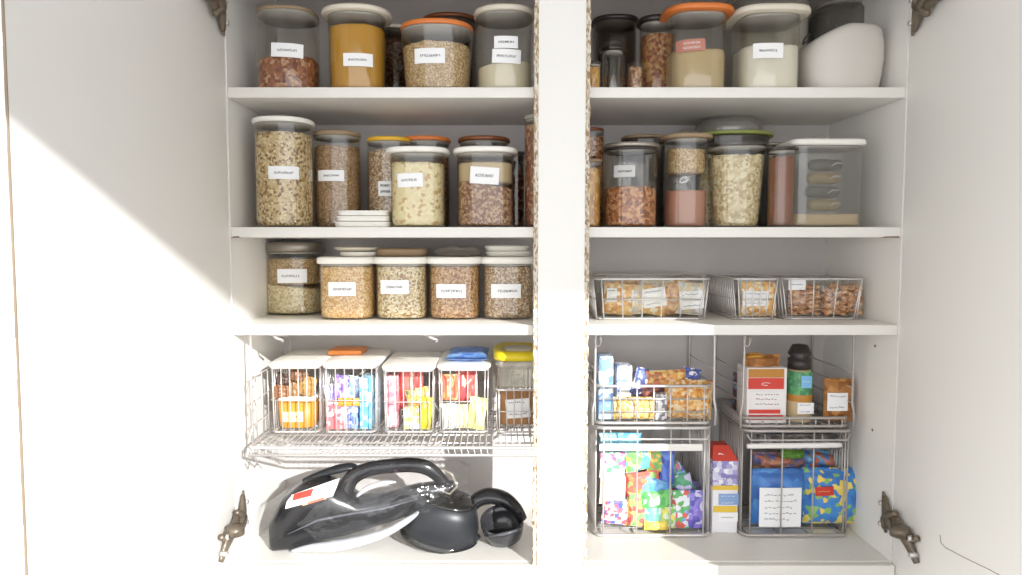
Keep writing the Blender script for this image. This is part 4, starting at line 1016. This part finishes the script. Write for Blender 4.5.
b = MB(); zz = Zp(361,Yb)+.004; b.tube([(x0+.006,Yb+.02,zz),(x0+.022,Yb+.012,zz+.004),(x0+.036,Yb+.016,zz+.001),(x0+.03,Yb+.03,zz+.006),(x0+.012,Yb+.03,zz+.005)], .003, 8, closed=True); b.build('bag_clip', mat('amber clip', (206,150,60), .4), t)
# jar with black lid, green label
x0, x1 = Xp(794,.12), Xp(819,.12); cx = (x0+x1)/2; R = (x1-x0)/2; zz = Zp(371,.12)
t = empty('spice_jar', (cx, .12+R, zr_), 'green labelled jar with tall black lid in the upper right tray', 'jar')
b = MB(); b.lathe([(R*.9,zr_),(R,zr_+.003),(R,zz-.006),(R*.85,zz)], cx, .12+R, 36); b.build('jar_body', mat('sandy jar', (214,190,150), .4), t)
b = MB(); b.lathe([(R+.0004,Zp(397,.12)),(R+.0008,Zp(396,.12)),(R+.0008,Zp(373,.12)),(R+.0004,Zp(372,.12))], cx, .12+R, 36, cap0=False, cap1=False); b.build('green_label', P_('green label print', [(48,132,70),(70,160,84),(36,110,60)], 60), t)
b = MB(); b.lathe([(R+.0006,Zp(402,.12)),(R+.0011,Zp(401,.12)),(R+.0011,Zp(396,.12)),(R+.0006,Zp(395,.12))], cx, .12+R, 36, cap0=False, cap1=False); b.build('gold_band', mat('gold band', (190,130,50), .4), t)
flat_label(t, (802,376,812,388,dict(mats=[mat('blue label', (130,190,236), .5), STICK], lines=1)), .1175)
flat_label(t, (798,403,814,414,dict(lines=2)), .1175)
b = MB(); lz = [zz+.0002, zz+.022, zz+.024, zz+.032, zz+.034, zz+.048]
b.lathe([(R*.8,lz[0]),(R*.92,lz[0]+.002),(R*.92,lz[1]),(R*.7,lz[2]),(R*.95,lz[3]),(R*.9,lz[4]),(R*.6,Zp(346,.12)-.001),(R*.2,Zp(345,.12)-.001)], cx, .12+R, 30); b.build('lid', LIDD, t)
# brown packet
packet('small_packet', 'golden brown packet with a white label at the right of the upper right tray', 'packet', 824, 371, 852, 414, .135, KRAFT, .03, stick=(828,393,848,411), zfix=zr_)
carton('can_box', 'dark red and blue carton at the back left of the upper right tray', 'carton', 741, 376, 753, 412, .19, .05, P_('dark red blue print', [(120,40,50),(40,40,60),(150,160,210),(90,30,40)], 50), zfix=zr_)
# crumpled dark items under the tray
packet('flat_packet', 'dark grey crumpled packet on top of the blue bags under the upper right tray', 'packet', 756, 434, 846, 448, .17, P_('grey film print', [(110,106,104),(150,146,142),(80,78,78)], 50), .06, lump=.01)
# contents lower right
BLB = P_('blue snack print', [(36,110,200),(50,130,214),(30,90,180)], 20, 'EUCLIDEAN')
YB = P_('yellow green on blue print', [(30,110,200),(240,206,60),(30,110,200),(24,96,190),(120,180,80),(36,120,206),(244,220,90),(30,110,200)], 44, 'EUCLIDEAN')
packet('snack_bag', 'blue bag with a large white label at the left of the lower right basket', 'bag', 750, 476, 803, 531, .15, BLB, .055, stick=(760,488,801,527,dict(lines=5)), zfix=RB+.001, lump=.006, crimp=.05)
packet('snack_bag', 'blue bag printed in yellow and green at the right of the lower right basket', 'bag', 802, 475, 856, 531, .15, YB, .055, zfix=RB+.001, lump=.006, crimp=.05)
t = bpy.data.objects['snack_bag.001']
flat_label(t, (816,487,834,496,dict(mats=[mat('red logo', (206,60,50), .5), mat('yellow logo print', (244,220,90), .5)], lines=1, tilt=.05)), .118, name='logo', lab='red logo panel')
packet('snack_bag', 'orange and gold bag lying behind on top of the blue bags', 'bag', 752, 467, 850, 482, .19, P_('orange gold print', [(206,140,60),(226,170,80),(170,100,50),(150,160,70)], 30), .05, lump=.008, ry=.02)
packet('snack_bag', 'dull red and navy bag in the upper part of the lower right basket', 'bag', 752, 452, 806, 470, .2, P_('red navy print', [(180,84,62),(70,76,140),(140,90,70),(206,130,90)], 45), .05, lump=.01)
packet('snack_bag', 'blue and rust bag in the upper right part of the lower right basket', 'bag', 796, 450, 840, 472, .2, P_('blue rust print', [(50,120,190),(190,90,60),(60,90,150),(70,160,200)], 45), .05, lump=.01, ry=.1)
packet('small_packet', 'green topped packet peeking above the dull red bag', 'packet', 780, 449, 804, 458, .17, mat('leaf green film', (110,160,60), .4, vary=.3), .03, lump=.006)

# ------------------------------------------------------------------ cabinet floor, left bay: black appliance pieces
def PP(px, py, Y): x, z = W(px, py, Y); return (x, Y, z)
t = empty('handheld_appliance', (Xp(340,.08), .09, ZF), 'long black plastic handheld appliance with a loop handle and a red and white sticker', 'appliance')
b = MB()
# lofted body: (px, py centre, half height px, half depth m, Y)
sec = [(272,543,5,.018,.065),(276,533,18,.034,.07),(290,521,28,.042,.075),(310,510,31,.046,.08),(330,505,31,.046,.083),(345,508,25,.043,.086),(362,512,16,.038,.09),(390,506,14,.034,.095),(420,496,12,.028,.10),(445,489,8,.019,.105),(456,485,4,.010,.106)]
n = 28; vs, fs = [], []
zmin = ZF+.0012
for (px, py, hh, hd, Y) in sec:
    x, z = W(px, py, Y); hm = PW(hh, Y)
    for k in range(n):
        a = k*2*math.pi/n; c, s = math.cos(a), math.sin(a); q = (abs(c)**3.2+abs(s)**3.2)**(-1/3.2)
        zz = z + hm*s*q; xx = x - .35*hm*s*q*.4
        vs.append((xx, Y + hd*c*q, max(zmin, zz)))
for j in range(len(sec)-1):
    for k in range(n): fs.append((j*n+k, j*n+(k+1)%n, (j+1)*n+(k+1)%n, (j+1)*n+k))
fs += [tuple(range(n))[::-1], tuple((len(sec)-1)*n+k for k in range(n))]
b.add(vs, fs); b.build('appliance_body', BLACK, t)
b = MB()
b.tube([PP(345,503,.08),PP(346,490,.082),PP(353,477,.086),PP(370,469,.09),(PP(392,466,.092)),PP(412,465,.094),PP(427,468,.096),PP(438,476,.1),PP(448,487,.104)], [.014,.0125,.0115,.0105,.0105,.011,.011,.0095,.007], 14, flat=1.3)
b.build('loop_handle', BLACK, t)
b = MB(); b.tube([PP(303,481,.09),PP(318,475,.095),PP(338,469,.098),PP(352,467,.1),PP(362,473,.1)], [.004,.006,.008,.007,.004], 10, flat=2.0); b.build('shoulder', BLACKS, t)
b = MB(); b.tube([PP(357,496,.07),PP(368,488,.068),PP(384,483,.07),PP(396,482,.074)], [.003,.0055,.005,.002], 10, flat=1.4); b.build('trigger', mat('pale grey trigger', (206,204,206), .25), t)
# ridge lines
b = MB(); b.tube([PP(288,534,.030),PP(318,520,.032),PP(348,514,.041),PP(385,508,.058),PP(420,498,.070)], [.001,.0022,.0022,.002,.001], 8, flat=2); b.build('side_ridge', mat('grey plastic ridge', (96,98,106), .25), t)
# sticker: curved patch hugging the body's upper front
def bodysurf(px, py):
    for i in range(len(sec)-1):
        if sec[i][0] <= px <= sec[i+1][0]:
            f = (px-sec[i][0])/(sec[i+1][0]-sec[i][0]); A, B = sec[i], sec[i+1]
            pc, hh, hd, Y = [A[q]+(B[q]-A[q])*f for q in (1,2,3,4)]
            s = min(.995, abs((pc-py)/hh)); return Y - hd*(1-s**3.2)**(1/3.2)
    return .05
def patch(name, quad, m, g, par, N=10, lab=None):
    (ax, ay), (bx, by), (cx_, cy_), (dx_, dy_) = quad; b = MB(); vs, fs = [], []
    for i in range(N+1):
        for j in range(N+1):
            u, v = i/N, j/N
            px = (ax*(1-u)+bx*u)*(1-v)+(dx_*(1-u)+cx_*u)*v; py = (ay*(1-u)+by*u)*(1-v)+(dy_*(1-u)+cy_*u)*v
            Y = bodysurf(px, py) - g; x, z = W(px, py, Y); vs.append((x, Y, z))
    for i in range(N):
        for j in range(N): a = i*(N+1)+j; fs.append((a, a+N+1, a+N+2, a+1))
    b.add(vs, fs); o = b.build(name, m, par)
    if lab: o['label'] = lab
    return o
s_ = patch('sticker', ((288,496),(340,478),(333,496),(285,509)), STICK, .0012, t, lab='white sticker with red print')
patch('sticker_print', ((294,494),(314,488),(311,496),(292,501)), REDP, .002, s_)
patch('sticker_print', ((304,503),(328,496),(326,499),(302,506)), mat('orange red print', (226,110,80), .5), .002, s_)
patch('sticker_print', ((318,488),(334,483),(332,488),(316,492)), mat('grey sticker print', (176,180,190), .5), .002, s_)
# pale sole piece under the body
b = MB(); b.tube([PP(291,551,.035),PP(310,548,.03),PP(335,546,.03),PP(360,541,.032),PP(385,533,.036),PP(408,520,.045),PP(425,507,.055)], [.002,.007,.010,.009,.0075,.006,.002], 12, flat=1.6)
b.build('clear_sole', clear('pale clear sole', (240,242,246), 1.6, .1, .45, (236,238,242)), t)
# clear crumpled bag around the appliance
t = empty('plastic_bag', (Xp(360,.09), .09, ZF), 'crumpled clear plastic bag around the long black appliance', 'bag')
b = MB(); vs, fs = [], []; NU, NV = 44, 22
for i in range(NU+1):
    for j in range(NV):
        u = i/NU; a = j*2*math.pi/NV
        px = 262+ (468-262)*u; pc = 520-38*u**1.1; hh = (36*math.sin(math.pi*min(1,(u*.92+.04)))**.5)
        Y = .1 + .078*math.cos(a)*math.sin(math.pi*(u*.9+.05))**.5
        py = pc - hh*math.sin(a)
        x, z = W(px, py, .09)
        nn = noise.noise(Vector((u*9, math.cos(a)*2.2, math.sin(a)*2.2)))*.010 + noise.noise(Vector((u*24, math.cos(a)*6, math.sin(a)*6)))*.004
        vs.append((x+nn*.6, Y+nn*math.cos(a), max(ZF+.0006, z+nn*math.sin(a))))
for i in range(NU):
    for j in range(NV): fs.append((i*NV+j, (i+1)*NV+j, (i+1)*NV+(j+1)%NV, i*NV+(j+1)%NV))
b.add(vs, fs); b.build('bag_film', BAGM, t)
b = MB(); b.tube([PP(440,468,.085),PP(452,474,.08),PP(457,486,.08),PP(450,494,.082),PP(438,490,.085)], [.0015,.0028,.003,.0025,.001], 8); b.build('bag_knot', clear('film knot', (220,216,208), 2.5, .1, .35, (206,198,182)), t)

# black cup
import mathutils
def tilted(b, M, c):
    b.v = [tuple(c + M @ (Vector(v)-c)) for v in b.v]
cx, cy = Xp(440,.085), .088
t = empty('black_cup', (cx, cy, ZF), 'black plastic cup with a clear rim lying beside the long appliance', 'cup')
c = Vector((cx, cy, ZF+.03)); M = Matrix.Rotation(.24,3,'Y') @ Matrix.Rotation(.12,3,'X')
b = MB(); b.lathe([(.058,ZF+.012),(.070,ZF+.014),(.0745,ZF+.02),(.072,ZF+.045),(.064,ZF+.07),(.056,ZF+.088),(.052,ZF+.089),(.050,ZF+.08)], cx, cy, 48, 2.3, .8); tilted(b, M, c)
b.v = [(x,y,max(z,ZF+.001)) for x,y,z in b.v]; b.build('cup_body', BLACKS, t)
b = MB(); b.lathe([(.056,ZF+.004),(.073,ZF+.004),(.079,ZF+.009),(.078,ZF+.013),(.0745,ZF+.019)], cx, cy, 48, 2.3, .8, cap0=False, cap1=False); tilted(b, M, c)
b.v = [(x,y,max(z,ZF+.0006)) for x,y,z in b.v]; b.build('clear_rim', SMOKE, t)
b = MB(); b.lathe([(.054,ZF+.0885),(.0555,ZF+.0905),(.047,ZF+.094),(.03,ZF+.096),(.004,ZF+.096)], cx, cy, 48, 2.3, .8, cap0=False); tilted(b, M, c); b.build('cup_top', SMOKE, t)
# black curved nozzle
t = empty('black_nozzle', (Xp(500,.08), .09, ZF), 'black curved nozzle piece with an arched handle beside the centre stile', 'nozzle')
b = MB(); b.tube([PP(469,512,.105),PP(476,501,.105),PP(489,496,.105),PP(504,499,.1),PP(515,508,.098),PP(523,520,.095)], [.011,.0145,.016,.015,.013,.009], 14, flat=1.3); b.build('arched_handle', BLACK, t)
cx, cy = Xp(503,.075), .08; c = Vector((cx, cy, ZF+.03)); M = Matrix.Rotation(-.12,3,'Y') @ Matrix.Rotation(.35,3,'X')
b = MB(); b.lathe([(.012,ZF+.002),(.026,ZF+.004),(.036,ZF+.014),(.041,ZF+.032),(.042,ZF+.052),(.0405,ZF+.0525),(.038,ZF+.034),(.03,ZF+.016),(.012,ZF+.009)], cx, cy, 40); tilted(b, M, c)
b.v = [(x,y,max(z,ZF+.001)) for x,y,z in b.v]; b.build('nozzle_cup', mat('dark glossy plastic', (52,52,55), .22, coat=.4), t)
b = MB(); b.tube([PP(462,515,.085),PP(468,530,.08),PP(476,541,.075)], [.010,.014,.012], 12); b.build('nozzle_neck', BLACKS, t)
b = MB(); b.tube([PP(490,536,.033),PP(503,534,.031),PP(521,529,.034)], [.0015,.003,.0015], 8, flat=1.6); b.build('cross_rib', mat('grey rib', (84,86,92), .3), t)

# ------------------------------------------------------------------ light
w = bpy.data.worlds.new('World'); sc.world = w; w.use_nodes = True; nt = w.node_tree
bg = nt.nodes['Background']; sky = nt.nodes.new('ShaderNodeTexSky'); sky.sky_type = 'HOSEK_WILKIE'; sky.turbidity = 4; sky.ground_albedo = .6
sky.sun_direction = Vector((.5,-.8,.4)).normalized()
mx = nt.nodes.new('ShaderNodeMix'); mx.data_type = 'RGBA'; mx.inputs['Factor'].default_value = .94; mx.inputs['B'].default_value = (.965,.98,1.015,1)
nt.links.new(sky.outputs[0], mx.inputs['A']); nt.links.new(mx.outputs['Result'], bg.inputs['Color']); bg.inputs['Strength'].default_value = 2.3
L = bpy.data.lights.new('sun', 'SUN'); L.energy = 5.0; L.angle = math.radians(.6); L.color = (1,.995,.98)
o = bpy.data.objects.new('sun', L); COL.objects.link(o); o.rotation_euler = Vector((-.6,1,-.4)).to_track_quat('-Z','Y').to_euler(); o.location = (3,-5,4)
L = bpy.data.lights.new('window_portal', 'AREA'); L.shape = 'RECTANGLE'; L.size = WX1-WX0; L.size_y = WZ1-WZ0; L.cycles.is_portal = True
o = bpy.data.objects.new('window_portal', L); COL.objects.link(o); o.location = ((WX0+WX1)/2, RY0-.02, (WZ0+WZ1)/2); o.rotation_euler = (math.radians(90),0,0)

L = bpy.data.lights.new('side_window_portal', 'AREA'); L.shape = 'RECTANGLE'; L.size = LY1-LY0; L.size_y = LZ1-LZ0; L.cycles.is_portal = True  # portal in the added side opening that brightens the right door
o = bpy.data.objects.new('side_window_portal', L); COL.objects.link(o); o.location = (RX0+.01, (LY0+LY1)/2, (LZ0+LZ1)/2); o.rotation_euler = (math.radians(90),0,math.radians(-90))
cam = bpy.data.cameras.new('camera'); co = bpy.data.objects.new('camera', cam); COL.objects.link(co); sc.camera = co
cam.sensor_width = 36; cam.lens = F/1022*36; cam.shift_x = (511-CX)/1022; cam.clip_start = .01
co.location = (0, -D, EYE); co.rotation_euler = (math.pi/2 - TH, 0, 0)
sc.view_settings.view_transform = 'Standard'; sc.view_settings.look = 'None'; sc.view_settings.gamma = 1; sc.view_settings.use_curve_mapping = False
sc.view_settings.exposure = 0.28
sc.cycles.transparent_max_bounces = 48; sc.cycles.max_bounces = 10; sc.cycles.diffuse_bounces = 6; sc.cycles.use_denoising = True
